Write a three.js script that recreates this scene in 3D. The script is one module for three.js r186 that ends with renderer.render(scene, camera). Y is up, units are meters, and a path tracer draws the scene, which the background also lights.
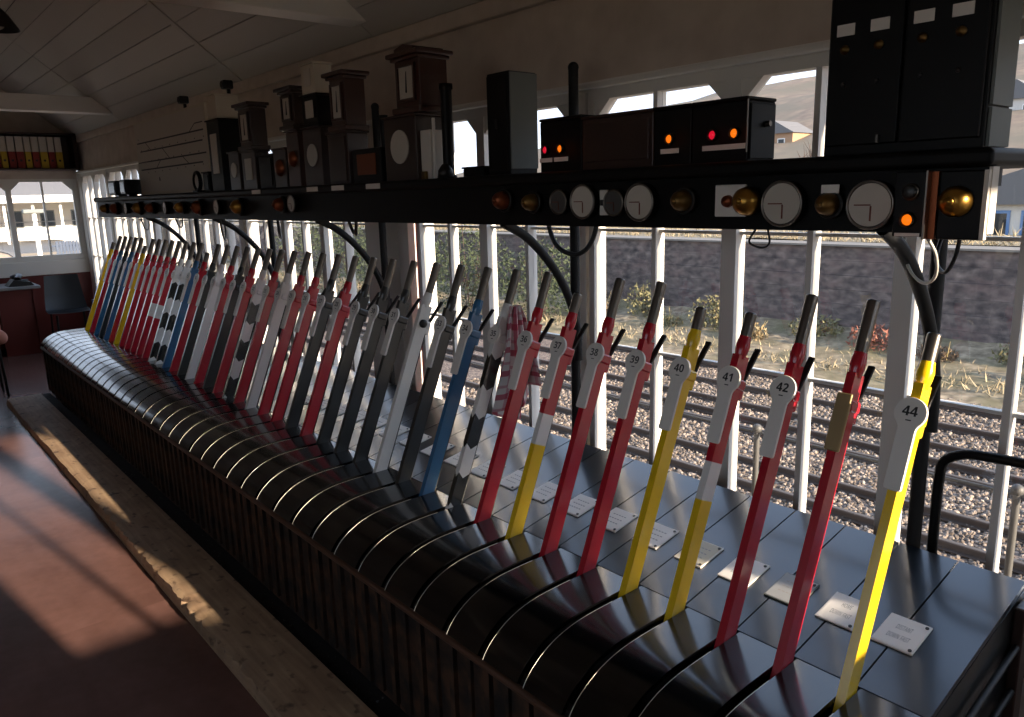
import * as THREE from 'three';
import { RoundedBoxGeometry } from 'three/addons/geometries/RoundedBoxGeometry.js';
import { mergeGeometries, toCreasedNormals } from 'three/addons/utils/BufferGeometryUtils.js';
import { ImprovedNoise } from 'three/addons/math/ImprovedNoise.js';

// ---------------------------------------------------------------- camera, sky, sun, exposure
const scene = new THREE.Scene();
const camera = new THREE.PerspectiveCamera(2 * Math.atan(358.5 / 768.35) * 180 / Math.PI, 1024 / 717, 0.05, 600);
const YAW = 0.7016, PITCH = 0.2105, ROLL = -0.0269;
const fwd = new THREE.Vector3(Math.sin(YAW) * Math.cos(PITCH), -Math.sin(PITCH), -Math.cos(YAW) * Math.cos(PITCH));
const rightV = new THREE.Vector3().crossVectors(fwd, new THREE.Vector3(0, 1, 0)).normalize();
const upV = new THREE.Vector3().crossVectors(rightV, fwd);
camera.position.set(-1.343, 1.52, 0.6);
camera.up.copy(upV.multiplyScalar(Math.cos(ROLL)).addScaledVector(rightV, -Math.sin(ROLL)));
camera.lookAt(camera.position.clone().add(fwd));

const renderer = new THREE.WebGLRenderer({ antialias: true });
renderer.toneMapping = THREE.LinearToneMapping;
renderer.toneMappingExposure = 1.45;
renderer.shadowMap.enabled = true;

{ // pale hazy winter sky, brighter towards the horizon
  const w = 64, h = 64, data = new Float32Array(w * h * 4);
  for (let j = 0; j < h; j++) for (let i = 0; i < w; i++) {
    const el = ((j + 0.5) / h - 0.5) * Math.PI, t = Math.max(0, Math.sin(el)), k = (j * w + i) * 4;
    const low = [0.92, 1.02, 1.14], high = [0.38, 0.58, 0.98];
    for (let c = 0; c < 3; c++) data[k + c] = el < 0 ? [0.3, 0.28, 0.26][c] : low[c] + (high[c] - low[c]) * Math.pow(t, 0.7);
    data[k + 3] = 1;
  }
  const sky = new THREE.DataTexture(data, w, h, THREE.RGBAFormat, THREE.FloatType);
  sky.mapping = THREE.EquirectangularReflectionMapping; sky.magFilter = THREE.LinearFilter; sky.needsUpdate = true;
  scene.background = sky;
  scene.backgroundIntensity = 1.25;
}
const SUN_AZ = 8 * Math.PI / 180, SUN_EL = 15 * Math.PI / 180;   // azimuth from +z towards +x
const sunDir = new THREE.Vector3(Math.sin(SUN_AZ) * Math.cos(SUN_EL), Math.sin(SUN_EL), Math.cos(SUN_AZ) * Math.cos(SUN_EL));
const sun = new THREE.DirectionalLight(new THREE.Color(1.0, 0.84, 0.66), 10.5);
sun.position.copy(sunDir).multiplyScalar(60).add(new THREE.Vector3(4, 0, -6));
sun.target.position.set(4, 0, -6);
sun.castShadow = true; sun.shadow.radius = 1.3;
Object.assign(sun.shadow.camera, { left: -40, right: 40, top: 40, bottom: -40, near: 1, far: 160 });
sun.shadow.mapSize.set(4096, 4096);
scene.add(sun, sun.target);

// ---------------------------------------------------------------- helpers
let seed = 7;
const rnd = () => { seed = (seed * 1664525 + 1013904223) >>> 0; return seed / 4294967296; };
const rr = (a, b) => a + (b - a) * rnd();
const taken = {};
const numbered = (n) => { taken[n] = (taken[n] ?? -1) + 1; return taken[n] ? `${n}_${String(taken[n]).padStart(3, '0')}` : n; };
function put(name, geo, mat, parent = scene) {
  const g = Array.isArray(geo) ? (geo.length > 1 ? mergeGeometries(geo.map(strip)) : geo[0]) : geo;
  const m = new THREE.Mesh(g, mat);
  m.name = parent === scene ? numbered(name) : name;
  m.castShadow = m.receiveShadow = true; parent.add(m); return m;
}
function strip(g) {
  const o = g.index ? g.toNonIndexed() : g.clone();
  for (const k of Object.keys(o.attributes)) if (!['position', 'normal', 'uv'].includes(k)) o.deleteAttribute(k);
  return o;
}
function thing(name, label, category, pos = [0, 0, 0], group) {
  const o = new THREE.Group(); o.name = numbered(name); o.position.set(...pos); scene.add(o);
  o.userData = { label, category }; if (group) o.userData.group = group; return o;
}
function tag(o, label, category, group, kind) { o.userData.label = label; o.userData.category = category; if (group) o.userData.group = group; if (kind) o.userData.kind = kind; return o; }
function struct(o, label, category = 'wall') { o.userData.kind = 'structure'; o.userData.label = label; o.userData.category = category; return o; }
function structGroup(name, label, category) { const o = new THREE.Group(); o.name = name; scene.add(o); return struct(o, label, category); }
function uvm(g) { // uv in metres from the dominant normal axis
  const p = g.attributes.position, n = g.attributes.normal, uv = new Float32Array(p.count * 2);
  for (let i = 0; i < p.count; i++) {
    const ax = Math.abs(n.getX(i)), ay = Math.abs(n.getY(i)), az = Math.abs(n.getZ(i));
    const [a, b] = ax > ay && ax > az ? [p.getZ(i), p.getY(i)] : ay > az ? [p.getZ(i), p.getX(i)] : [p.getX(i), p.getY(i)];
    uv[2 * i] = a; uv[2 * i + 1] = b;
  }
  g.setAttribute('uv', new THREE.BufferAttribute(uv, 2)); return g;
}
function bx(x0, x1, y0, y1, z0, z1, r = 0) { // box from extents
  const w = Math.abs(x1 - x0), h = Math.abs(y1 - y0), d = Math.abs(z1 - z0);
  const g = r ? new RoundedBoxGeometry(w, h, d, 2, Math.min(r, w / 2.1, h / 2.1, d / 2.1)) : new THREE.BoxGeometry(w, h, d);
  g.translate((x0 + x1) / 2, (y0 + y1) / 2, (z0 + z1) / 2); return uvm(g);
}
const V = (x, y, z) => new THREE.Vector3(x, y, z);
function tube(pts, r, seg = 24, rs = 8) { return new THREE.TubeGeometry(new THREE.CatmullRomCurve3(pts.map((p) => V(...p))), seg, r, rs, false); }
function rod(a, b, r0, r1 = r0, rs = 10) {
  const A = V(...a), B = V(...b), d = B.clone().sub(A), g = new THREE.CylinderGeometry(r1, r0, d.length(), rs);
  g.applyQuaternion(new THREE.Quaternion().setFromUnitVectors(V(0, 1, 0), d.normalize())); g.translate(...A.add(B).multiplyScalar(0.5).toArray()); return g;
}
function prism(pts, z0, z1) { // polygon in x,y extruded along z
  const s = new THREE.Shape(pts.map(([x, y]) => new THREE.Vector2(x, y)));
  const g = new THREE.ExtrudeGeometry(s, { depth: Math.abs(z1 - z0), bevelEnabled: false }); g.translate(0, 0, Math.min(z0, z1)); return g;
}
function prismX(pts, x0, x1) { const g = prism(pts, 0, x1 - x0); g.rotateY(Math.PI / 2); g.translate(x0, 0, 0); return g; } // pts are (-z, y)
function lathe(pts, n = 24) { return new THREE.LatheGeometry(pts.map(([r, y]) => new THREE.Vector2(r, y)), n); }
const faceOut = (g) => g.rotateZ(Math.PI / 2);                   // a lathe's +y axis towards -x

// ---------------------------------------------------------------- textures and materials
const perlin = new ImprovedNoise();
function fbm(x, y, z, oct = 4) { let s = 0, a = 0.5; for (let i = 0; i < oct; i++) { s += a * perlin.noise(x, y, z + i * 17); x *= 2.03; y *= 2.03; a *= 0.5; } return s; }
function noiseTex(size, metres, fn, srgb = true) {
  const d = new Uint8Array(size * size * 4);
  for (let j = 0; j < size; j++) for (let i = 0; i < size; i++) {
    const c = fn(i / size, j / size), k = (j * size + i) * 4;
    d[k] = Math.max(0, Math.min(255, c[0])); d[k + 1] = Math.max(0, Math.min(255, c[1])); d[k + 2] = Math.max(0, Math.min(255, c[2])); d[k + 3] = 255;
  }
  const t = new THREE.DataTexture(d, size, size); t.wrapS = t.wrapT = THREE.RepeatWrapping; t.magFilter = THREE.LinearFilter; t.minFilter = THREE.LinearMipmapLinearFilter; t.generateMipmaps = true;
  if (srgb) t.colorSpace = THREE.SRGBColorSpace; t.repeat.set(1 / metres, 1 / metres); t.needsUpdate = true; return t;
}
const mix = (a, b, t) => a.map((v, i) => v + (b[i] - v) * t);
const hash = (i, j) => { const s = Math.sin(i * 127.1 + j * 311.7) * 43758.5453; return s - Math.floor(s); };
const floorTex = noiseTex(512, 2.4, (u, v) => { const n = fbm(u * 9, v * 9, 3) + 0.35 * fbm(u * 60, v * 60, 8), s = fbm(u * 3, v * 40, 5); return mix([104, 74, 66], [128, 94, 86], 0.5 + n + 0.25 * s); });
const floorBump = noiseTex(512, 2.4, (u, v) => { const n = 128 + 130 * fbm(u * 14, v * 14, 21, 5); return [n, n, n]; }, false);
const woodTex = noiseTex(512, 1.2, (u, v) => { const g = fbm(u * 4, v * 70, 2, 4), k = fbm(u * 9, v * 9, 31), d = Math.max(0, fbm(u * 22, v * 30, 44) - 0.16) * 3; return mix(mix([150, 122, 96], [186, 158, 126], 0.5 + g + 0.7 * k), [86, 66, 52], Math.min(1, d)); });
const rustTex = noiseTex(512, 0.8, (u, v) => { const n = fbm(u * 10, v * 10, 12, 5), m = Math.max(0, Math.min(1, 0.5 + 2.2 * n)); return mix([26, 22, 18], [84, 56, 36], m); });
const plasterTex = noiseTex(256, 1.5, (u, v) => { const n = fbm(u * 12, v * 12, 6, 5); return mix([194, 178, 164], [214, 200, 186], 0.5 + 1.2 * n); });
const ballastTex = noiseTex(1024, 3, (u, v) => { // stones by nearest cell
  const N = 60, x = u * N, y = v * N; let best = 9, id = 0, sec = 9;
  for (let a = -1; a < 2; a++) for (let b = -1; b < 2; b++) { const i = Math.floor(x) + a, j = Math.floor(y) + b, ii = (i + N) % N, jj = (j + N) % N, dx = i + hash(ii, jj) - x, dy = j + hash(jj + 50, ii) - y, q = dx * dx + dy * dy; if (q < best) { sec = best; best = q; id = hash(ii + 9, jj + 4); } else if (q < sec) sec = q; }
  const edge = Math.min(1, (Math.sqrt(sec) - Math.sqrt(best)) * 5); return mix([44, 36, 32], mix([88, 73, 62], [168, 146, 126], id), edge);
});
const bankTex = noiseTex(512, 6, (u, v) => { const n = fbm(u * 26, v * 26, 15, 5), m = fbm(u * 6, v * 6, 19); return mix(mix([104, 90, 70], [178, 158, 128], 0.5 + 1.3 * n), [104, 96, 66], Math.max(0, Math.min(1, 0.3 + 1.6 * m))); });
const wallTex = noiseTex(512, 5, (u, v) => { const n = fbm(u * 18, v * 30, 25, 5), m = fbm(u * 5, v * 9, 29); return mix(mix([76, 68, 65], [122, 109, 101], 0.5 + 1.7 * n), [124, 98, 92], Math.max(0, 1.3 * m)); });
const hillTex = noiseTex(512, 60, (u, v) => { const n = fbm(u * 30, v * 30, 35, 5), m = fbm(u * 7, v * 7, 39); return mix(mix([108, 92, 78], [150, 128, 104], 0.5 + 1.3 * n), [112, 102, 84], Math.max(0, Math.min(1, 0.4 + 2 * m))); });
const M = (color, roughness = 0.6, extra = {}) => new THREE.MeshPhysicalMaterial({ color: new THREE.Color(color), roughness, ...extra });
const mat = {
  floor: M('#ffffff', 0.24, { map: floorTex, bumpMap: floorBump, bumpScale: 0.0016, specularIntensity: 0.8 }),
  wood: M('#ffffff', 0.62, { map: woodTex }),
  plaster: M('#ffffff', 0.85, { map: plasterTex }),
  ceilingA: M('#c9c2b8', 0.7), ceilingB: M('#c1bab0', 0.7), ceilingC: M('#cec8be', 0.7),
  white: M('#e6e1d8', 0.42), whiteWarm: M('#d8d0c4', 0.5),
  red: M('#b8182a', 0.22, { clearcoat: 0.6, clearcoatRoughness: 0.12 }), yellow: M('#f0c416', 0.22, { clearcoat: 0.6, clearcoatRoughness: 0.12 }),
  blue: M('#2f668e', 0.25, { clearcoat: 0.6, clearcoatRoughness: 0.12 }), black: M('#20211f', 0.3, { clearcoat: 0.5, clearcoatRoughness: 0.15 }),
  leverWhite: M('#e8e5de', 0.25, { clearcoat: 0.6, clearcoatRoughness: 0.12 }),
  hump: M('#060607', 0.16, { clearcoat: 0.4, clearcoatRoughness: 0.1 }), table: M('#0e151c', 0.28, { clearcoat: 0.8, clearcoatRoughness: 0.13 }),
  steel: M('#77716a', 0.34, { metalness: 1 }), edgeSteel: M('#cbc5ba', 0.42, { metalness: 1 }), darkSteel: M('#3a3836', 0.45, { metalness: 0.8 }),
  cast: M('#ffffff', 0.7, { map: rustTex }), lip: M('#5a3a26', 0.6), grit: M('#141312', 0.8),
  plate: M('#e6e0d6', 0.4), brass: M('#a9803c', 0.3, { metalness: 1 }), brassPlate: M('#a48a60', 0.4, { metalness: 0.35 }), poleBlack: M('#0a0a0a', 0.62), brassDull: M('#7d6238', 0.42, { metalness: 0.9 }), copper: M('#8a4c30', 0.4, { metalness: 0.9 }),
  ebony: M('#080706', 0.45, { specularIntensity: 0.4 }), shelf: M('#0a0908', 0.5, { specularIntensity: 0.35 }), walnut: M('#2e1a10', 0.42, { clearcoat: 0.3, clearcoatRoughness: 0.3 }), mahogany: M('#3b1d11', 0.4, { clearcoat: 0.3, clearcoatRoughness: 0.3 }),
  cream: M('#c8bda8', 0.6), grey: M('#6b706c', 0.55), dial: M('#c4bcae', 0.4), dialDark: M('#4a4946', 0.35), needle: M('#6e3220', 0.5), redWood: M('#662219', 0.5), redSash: M('#b0303a', 0.45),
  glass: new THREE.MeshPhysicalMaterial({ color: 0xffffff, roughness: 0.02, transmission: 1, thickness: 0, ior: 1.45 }),
  cableBlack: M('#121212', 0.5), cableWhite: M('#bdb8ae', 0.5), plastic: M('#191b1c', 0.35), pad: M('#c98a78', 0.8), deskTop: M('#8f9090', 0.35),
  rail: M('#4a3c32', 0.6), railTop: M('#62574c', 0.55, { metalness: 0.3 }), galv: M('#5f5d59', 0.6, { metalness: 0.4 }),
  ballast: M('#ffffff', 0.95, { map: ballastTex }), stone: M('#ffffff', 0.95), bank: M('#ffffff', 1, { map: bankTex }), farWall: M('#ffffff', 0.95, { map: wallTex }), hill: M('#ffffff', 1, { map: hillTex }),
  straw2: M('#a08c66', 0.9, { side: THREE.DoubleSide }), brownLeaf: M('#6a5844', 0.9, { side: THREE.DoubleSide }),
  straw: M('#b8a06a', 0.9, { side: THREE.DoubleSide }), leafGreen: M('#40492f', 0.85, { side: THREE.DoubleSide }), leafOlive: M('#77704c', 0.85, { side: THREE.DoubleSide }), leafRust: M('#8a5644', 0.85, { side: THREE.DoubleSide }), bark: M('#5c4c40', 0.9),
  coping: M('#7d766c', 0.9), blueFrame: M('#5d7fa8', 0.5), fenceBlue: M('#2f3f56', 0.6), render: M('#cfc8bc', 0.85), slate: M('#6c6a68', 0.8), windowDark: M('#23282c', 0.2), platform: M('#b99e7e', 0.9), asphalt: M('#6a6660', 0.9),
};
function lens(c, e) { return new THREE.MeshPhysicalMaterial({ color: new THREE.Color(c), roughness: 0.2, emissive: new THREE.Color(c), emissiveIntensity: e }); }
const lensRed = lens('#c0122a', 0.75), lensAmber = lens('#e06a10', 0.9);

// ---------------------------------------------------------------- the room
const WX = 0.72, FAR = -9.36, NEAR = 2.0, LEFT = -3.3, EAVE = 2.27, SL = 0.8, RIDGE = -1.3;
const P = 0.15, BY = 0.5174, TS = Math.tan(0.1879);
const ceilY = (x) => EAVE + SL * (x > RIDGE ? WX - x : WX - 2 * RIDGE + x);
struct(put('floor', uvm(new THREE.BoxGeometry(WX - LEFT + 0.4, 0.12, NEAR - FAR + 0.4).translate((WX + LEFT) / 2, -0.06, (NEAR + FAR) / 2)), mat.floor), 'red-brown glossy lino floor of the signal box', 'floor');

{ // window wall: solid below the sill and above the head
  const w = structGroup('wall_right', 'white window wall beside the lever frame', 'wall');
  put('lower_wall', bx(WX + 0.02, WX + 0.16, -0.1, 0.42, FAR, NEAR), mat.plaster, w);
  put('sill', bx(WX - 0.03, WX + 0.2, 0.42, 0.455, FAR, NEAR, 0.008), mat.white, w);
  put('upper_wall', bx(WX + 0.01, WX + 0.15, 1.9, 2.5, FAR, NEAR), mat.plaster, w);
  put('head_rail', bx(WX, WX + 0.12, 1.865, 1.9, FAR, NEAR), mat.white, w);
  put('head_moulding', bx(WX - 0.03, WX + 0.02, 1.872, 1.892, FAR, NEAR, 0.006), mat.white, w);
}
// window wall sashes (z from near to far); the posts stand between the bays
const sashes = [[1.86, 1.33], [1.33, 0.8], [0.8, 0.27], [0.27, -0.26], [-0.26, -0.79], [-0.79, -1.385], [-1.46, -2.01], [-2.01, -2.52], [-2.98, -3.5], [-3.5, -4.02], [-4.02, -4.62], [-4.7, -5.22], [-5.22, -5.74], [-5.74, -6.34], [-6.42, -6.94], [-6.94, -7.46], [-7.46, -8.06], [-8.14, -8.66], [-8.66, -9.2]];
const posts = [[-1.385, -1.46, 0.1], [-2.52, -2.98, 0.1], [-4.62, -4.7, 0.1], [-6.34, -6.42, 0.1], [-8.06, -8.14, 0.1], [-9.2, -9.36, 0.1], [2, 1.86, 0.1]];
let trimNo = 0, winNo = 0;
posts.forEach(([a, b, d]) => {
  const g = structGroup(`trim_${++trimNo}`, `white timber post ${['between the two nearest bays', 'thick, carrying the nearer tie beam', 'mid-way down the wall', 'past the middle of the wall', 'near the far corner', 'in the far corner', 'in the near corner'][trimNo - 1]}`, 'post');
  if (a - b > 0.3) { // thick post: two stepped boards with a red edge
    put('board', bx(WX - 0.005, WX + 0.1, 0.455, 1.865, b, b + 0.18, 0.004), mat.white, g);
    put('board', bx(WX + 0.07, WX + 0.1, 0.455, 1.865, b + 0.18, b + 0.31), mat.white, g);
    put('board', bx(WX, WX + 0.07, 0.455, 1.865, b + 0.31, b + 0.38, 0.004), mat.white, g);
    put('red_edge', bx(WX + 0.05, WX + 0.1, 0.455, 1.865, b + 0.38, b + 0.42), mat.redSash, g);
    put('jamb', bx(WX + 0.06, WX + 0.1, 0.455, 1.865, b + 0.42, a), mat.white, g);
  } else put('board', bx(WX - 0.005, WX + d, 0.455, 1.865, b + 0.012, a - 0.012, 0.004), mat.white, g), put('reveal', bx(WX + 0.055, WX + d - 0.01, 0.455, 1.865, b, a), mat.white, g);
});
// a sash in a plane: along = axis of its width; built in local (t, y) then placed by place(t0,t1,y0,y1,d0,d1)
function sash(win, T0, T1, box, tri, opts = {}) {
  const yb = opts.yb ?? 0.455, yt = opts.yt ?? 1.865, st = 0.026, w = T1 - T0, mid = (T0 + T1) / 2, trans = opts.trans ?? [0.962, 1.385];
  put('stile', box(T0, T0 + st, yb, yt, 0, 0.05), mat.white, win); put('stile', box(T1 - st, T1, yb, yt, 0, 0.05), mat.white, win);
  put('bottom_rail', box(T0 + st, T1 - st, yb, yb + 0.06, 0, 0.05), mat.white, win); put('top_rail', box(T0 + st, T1 - st, yt - 0.03, yt, 0, 0.05), mat.white, win);
  put('glazing_bar', box(mid - 0.009, mid + 0.009, yb + 0.06, yt - 0.03, 0.004, 0.05), mat.white, win);
  const ys = [yb + 0.06, ...trans, yt - 0.03];
  for (const y of trans) for (const [a, b] of [[T0 + st, mid - 0.009], [mid + 0.009, T1 - st]]) put('glazing_bar', box(a, b, y - 0.005, y + 0.005, 0.02, 0.04), mat.white, win);
  for (let k = 0; k < ys.length - 1; k++) for (const [a, b] of [[T0 + st, mid - 0.009], [mid + 0.009, T1 - st]]) put('pane', box(a, b, ys[k] + (k ? 0.005 : 0), ys[k + 1] - (k < ys.length - 2 ? 0.005 : 0), 0.03, 0.032), mat.glass, win);
  put('corner_block', tri(T0 + st, 1, yt - 0.03, 0.07), mat.white, win); put('corner_block', tri(T1 - st, -1, yt - 0.03, 0.07), mat.white, win);
}
sashes.forEach(([a, b], i) => {
  const win = structGroup(`window_${++winNo}`, `white side sash window, number ${i + 1} counted from the near end wall`, 'window');
  sash(win, b, a, (t0, t1, y0, y1, d0, d1) => bx(WX + d0, WX + d1, y0, y1, t0, t1), (t, s, y, c) => { const g = prismX([[-t, y], [-t - s * c, y], [-t, y - c]], WX + 0.006, WX + 0.048); return toCreasedNormals(g, 0.3); });
});
{ // far end wall with sashes and a red dado
  const w = structGroup('wall_far', 'white far end wall with red-painted dado', 'wall');
  put('dado', bx(LEFT, WX, 0, 0.775, FAR - 0.14, FAR), mat.redWood, w);
  put('sill_board', bx(LEFT, WX, 0.775, 0.93, FAR - 0.14, FAR + 0.02, 0.006), mat.white, w);
  put('upper_wall', prism([[LEFT, 1.82], [WX, 1.82], [WX, EAVE + 0.2], [RIDGE, ceilY(RIDGE) + 0.2], [LEFT, ceilY(LEFT) + 0.2]], FAR - 0.14, FAR), mat.plaster, w);
  put('corner_post', bx(0.68, WX, 0.93, 1.82, FAR - 0.1, FAR + 0.01), mat.white, w);
  put('solid_end', bx(LEFT, -1.9, 0.93, 1.82, FAR - 0.14, FAR), mat.plaster, w);
  for (let k = 0; k < 4; k++) {
    const win = structGroup(`window_${++winNo}`, `far end sash window, number ${k + 1} counted from the window wall corner`, 'window'), t1 = 0.68 - k * 0.645;
    sash(win, t1 - 0.645, t1, (t0, tt, y0, y1, d0, d1) => bx(t0, tt, y0, y1, FAR - d1, FAR - d0), (t, s, y, c) => prism([[t, y], [t + s * c * 1.3, y], [t, y - c * 1.3]], FAR - 0.048, FAR - 0.006), { yb: 0.93, yt: 1.82, trans: [1.36] });
  }
}
{ // blind side wall with added fill-light windows, and near end wall with the window the sun comes through
  const w = structGroup('wall_left', 'plain plastered back wall opposite the windows', 'wall');
  put('wall_panel', bx(LEFT - 0.14, LEFT, 0, 0.9, FAR, NEAR), mat.plaster, w); put('wall_panel', bx(LEFT - 0.14, LEFT, 2.15, 2.6, FAR, NEAR), mat.plaster, w);
  const fillWindows = [[1.8, 0.75], [0.7, -0.35], [-0.4, -1.45]]; let zp = NEAR;  // unseen windows added behind the camera to brighten the lever plates
  for (const [a, b] of fillWindows) {
    put('wall_panel', bx(LEFT - 0.14, LEFT, 0.9, 2.15, a, zp), mat.plaster, w); zp = b;
    const win = structGroup(`window_${++winNo}`, `added unseen back wall window for fill light, number ${fillWindows.findIndex((q) => q[0] === a) + 1} counted from the near end`, 'window'), mid = (a + b) / 2;
    put('frame', [bx(LEFT - 0.1, LEFT - 0.04, 0.9, 2.15, b, b + 0.04), bx(LEFT - 0.1, LEFT - 0.04, 0.9, 2.15, a - 0.04, a), bx(LEFT - 0.1, LEFT - 0.04, 0.9, 0.95, b + 0.04, a - 0.04), bx(LEFT - 0.1, LEFT - 0.04, 2.1, 2.15, b + 0.04, a - 0.04)], mat.white, win);
    put('glazing_bar', bx(LEFT - 0.09, LEFT - 0.05, 0.95, 2.1, mid - 0.015, mid + 0.015), mat.white, win);
    put('pane', bx(LEFT - 0.072, LEFT - 0.07, 0.95, 2.1, b + 0.04, mid - 0.015), mat.glass, win); put('pane', bx(LEFT - 0.072, LEFT - 0.07, 0.95, 2.1, mid + 0.015, a - 0.04), mat.glass, win);
  }
  put('wall_panel', bx(LEFT - 0.14, LEFT, 0.9, 2.15, FAR, zp), mat.plaster, w);
  const n = structGroup('wall_near', 'near end wall behind the viewpoint with one wide window', 'wall');
  const X0 = -0.4, X1 = 0.62, Y0 = 1.15, Y1 = 2.05;
  put('wall_panel', bx(LEFT, X0, 0, 2.3, NEAR, NEAR + 0.14), mat.plaster, n); put('wall_panel', bx(X0, X1, 0, Y0, NEAR, NEAR + 0.14), mat.plaster, n);
  put('wall_panel', bx(X0, X1, Y1, 2.3, NEAR, NEAR + 0.14), mat.plaster, n); put('wall_panel', bx(X1, WX + 0.15, 0, 2.3, NEAR, NEAR + 0.14), mat.plaster, n);
  put('gable', prism([[LEFT, 2.3], [WX + 0.15, 2.3], [RIDGE, ceilY(RIDGE) + 0.2]], NEAR, NEAR + 0.14), mat.plaster, n);
  const win = structGroup(`window_${++winNo}`, 'near end window behind the viewpoint', 'window');
  put('glazing_bar', bx(-0.118, -0.09, Y0, Y1, NEAR + 0.04, NEAR + 0.08), mat.white, win); put('mullion', bx(0.09, 0.21, Y0, Y1, NEAR + 0.02, NEAR + 0.1), mat.white, win);
  put('frame', [bx(X0, X0 + 0.03, Y0, Y1, NEAR + 0.03, NEAR + 0.09), bx(X1 - 0.03, X1, Y0, Y1, NEAR + 0.03, NEAR + 0.09)], mat.white, win);
  for (const [a, b] of [[X0 + 0.03, -0.118], [-0.09, 0.09], [0.21, X1 - 0.03]]) put('pane', bx(a, b, Y0, Y1, NEAR + 0.058, NEAR + 0.06), mat.glass, win);
}
{ // boarded ceiling: planks run the length of the room
  const c = structGroup('ceiling', 'pale boarded sloping ceiling', 'ceiling');
  const len = (WX - RIDGE) * Math.hypot(1, SL), n = 16, pw = len / n, ang = Math.atan(SL), zs = [NEAR, -0.6, -2.8, -4.44, -7.3, FAR], tones = [mat.ceilingA, mat.ceilingB, mat.ceilingC];
  zs.slice(1).forEach((zb, b) => {
    const L = zs[b] - zb, g = uvm(new THREE.BoxGeometry(pw - 0.004, 0.02, L - 0.006));
    for (let k = 0; k < n; k++) {
      const m = put('plank', g, tones[Math.floor(rnd() * 3)], c), d = (k + 0.5) * pw;
      m.position.set(WX - d * Math.cos(ang), EAVE + d * Math.sin(ang) + 0.01, zs[b] - L / 2); m.rotation.z = -ang; m.position.y += rr(-0.0015, 0.0015);
    }
  });
  put('roof_deck', prism([[WX + 0.2, EAVE - 0.1], [WX + 0.2, EAVE + 0.05], [RIDGE, ceilY(RIDGE) + 0.2], [RIDGE, ceilY(RIDGE) + 0.05]], FAR - 0.15, NEAR + 0.15), mat.slate, c);
  put('back_slope', prism([[RIDGE, ceilY(RIDGE)], [RIDGE, ceilY(RIDGE) + 0.2], [LEFT - 0.2, EAVE + 0.05], [LEFT - 0.2, EAVE - 0.15]], FAR - 0.15, NEAR + 0.15), mat.ceilingA, c);
  const strips = [-4.44]; for (const z of strips) { const m = put('cover_strip', new THREE.BoxGeometry(len, 0.016, 0.05), mat.ceilingB, c); m.position.set((WX + RIDGE) / 2 + 0.006, (EAVE + ceilY(RIDGE)) / 2 - 0.008, z); m.rotation.z = -ang; }
  put('wall_plate', bx(WX - 0.02, WX + 0.05, 2.2, 2.27, FAR, NEAR, 0.006), mat.plaster, c);
}
for (const [z, l] of [[-2.8, 'white tie beam across the ceiling over the thick post'], [-7.3, 'white tie beam near the far end of the ceiling']])
  struct(put(`trim_${++trimNo}`, bx(LEFT, WX + 0.02, 2.325, 2.46, z - 0.09, z + 0.06, 0.006), mat.white), l, 'beam');

// ---------------------------------------------------------------- footboard
{
  const t = thing('timber_footboard', 'worn timber footboard with chewed front edge along the lever frame', 'footboard');
  const n = 320, pos = [], idx = [], zA = 1.0, zB = -6.45;
  const rows = [[-0.4, 0.05], [-0.58, 0.05], [-0.6, 0.044], [-0.605, 0.02], [-0.605, 0.0]];
  for (let i = 0; i <= n; i++) {
    const z = zA + (zB - zA) * i / n, wear = Math.max(0, fbm(z * 2.1, 0.3, 4)) * 0.018 + Math.max(0, fbm(z * 22, 0.7, 9)) * (z > -3.6 && z < -1.6 ? 0.05 : 0.015);
    rows.forEach(([x, y], k) => pos.push(k === 0 ? x * (1 + 0.018 * z * 0.8) : x + (k > 0 && k < 4 ? wear : 0) * (k === 1 ? 1.1 : k === 2 ? 1 : 0.6), y - (k === 2 ? wear * 0.1 : 0), z));
  }
  const R = rows.length;
  for (let i = 0; i < n; i++) for (let k = 0; k < R - 1; k++) { const a = i * R + k, b = a + 1, c2 = a + R, d = c2 + 1; idx.push(a, b, c2, b, d, c2); }
  let g = new THREE.BufferGeometry(); g.setAttribute('position', new THREE.Float32BufferAttribute(pos, 3)); g.setIndex(idx); g.computeVertexNormals(); g = toCreasedNormals(g, 0.6); uvm(g);
  put('board', g, new THREE.MeshPhysicalMaterial({ map: woodTex, roughness: 0.6, side: THREE.DoubleSide }), t);
}
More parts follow.
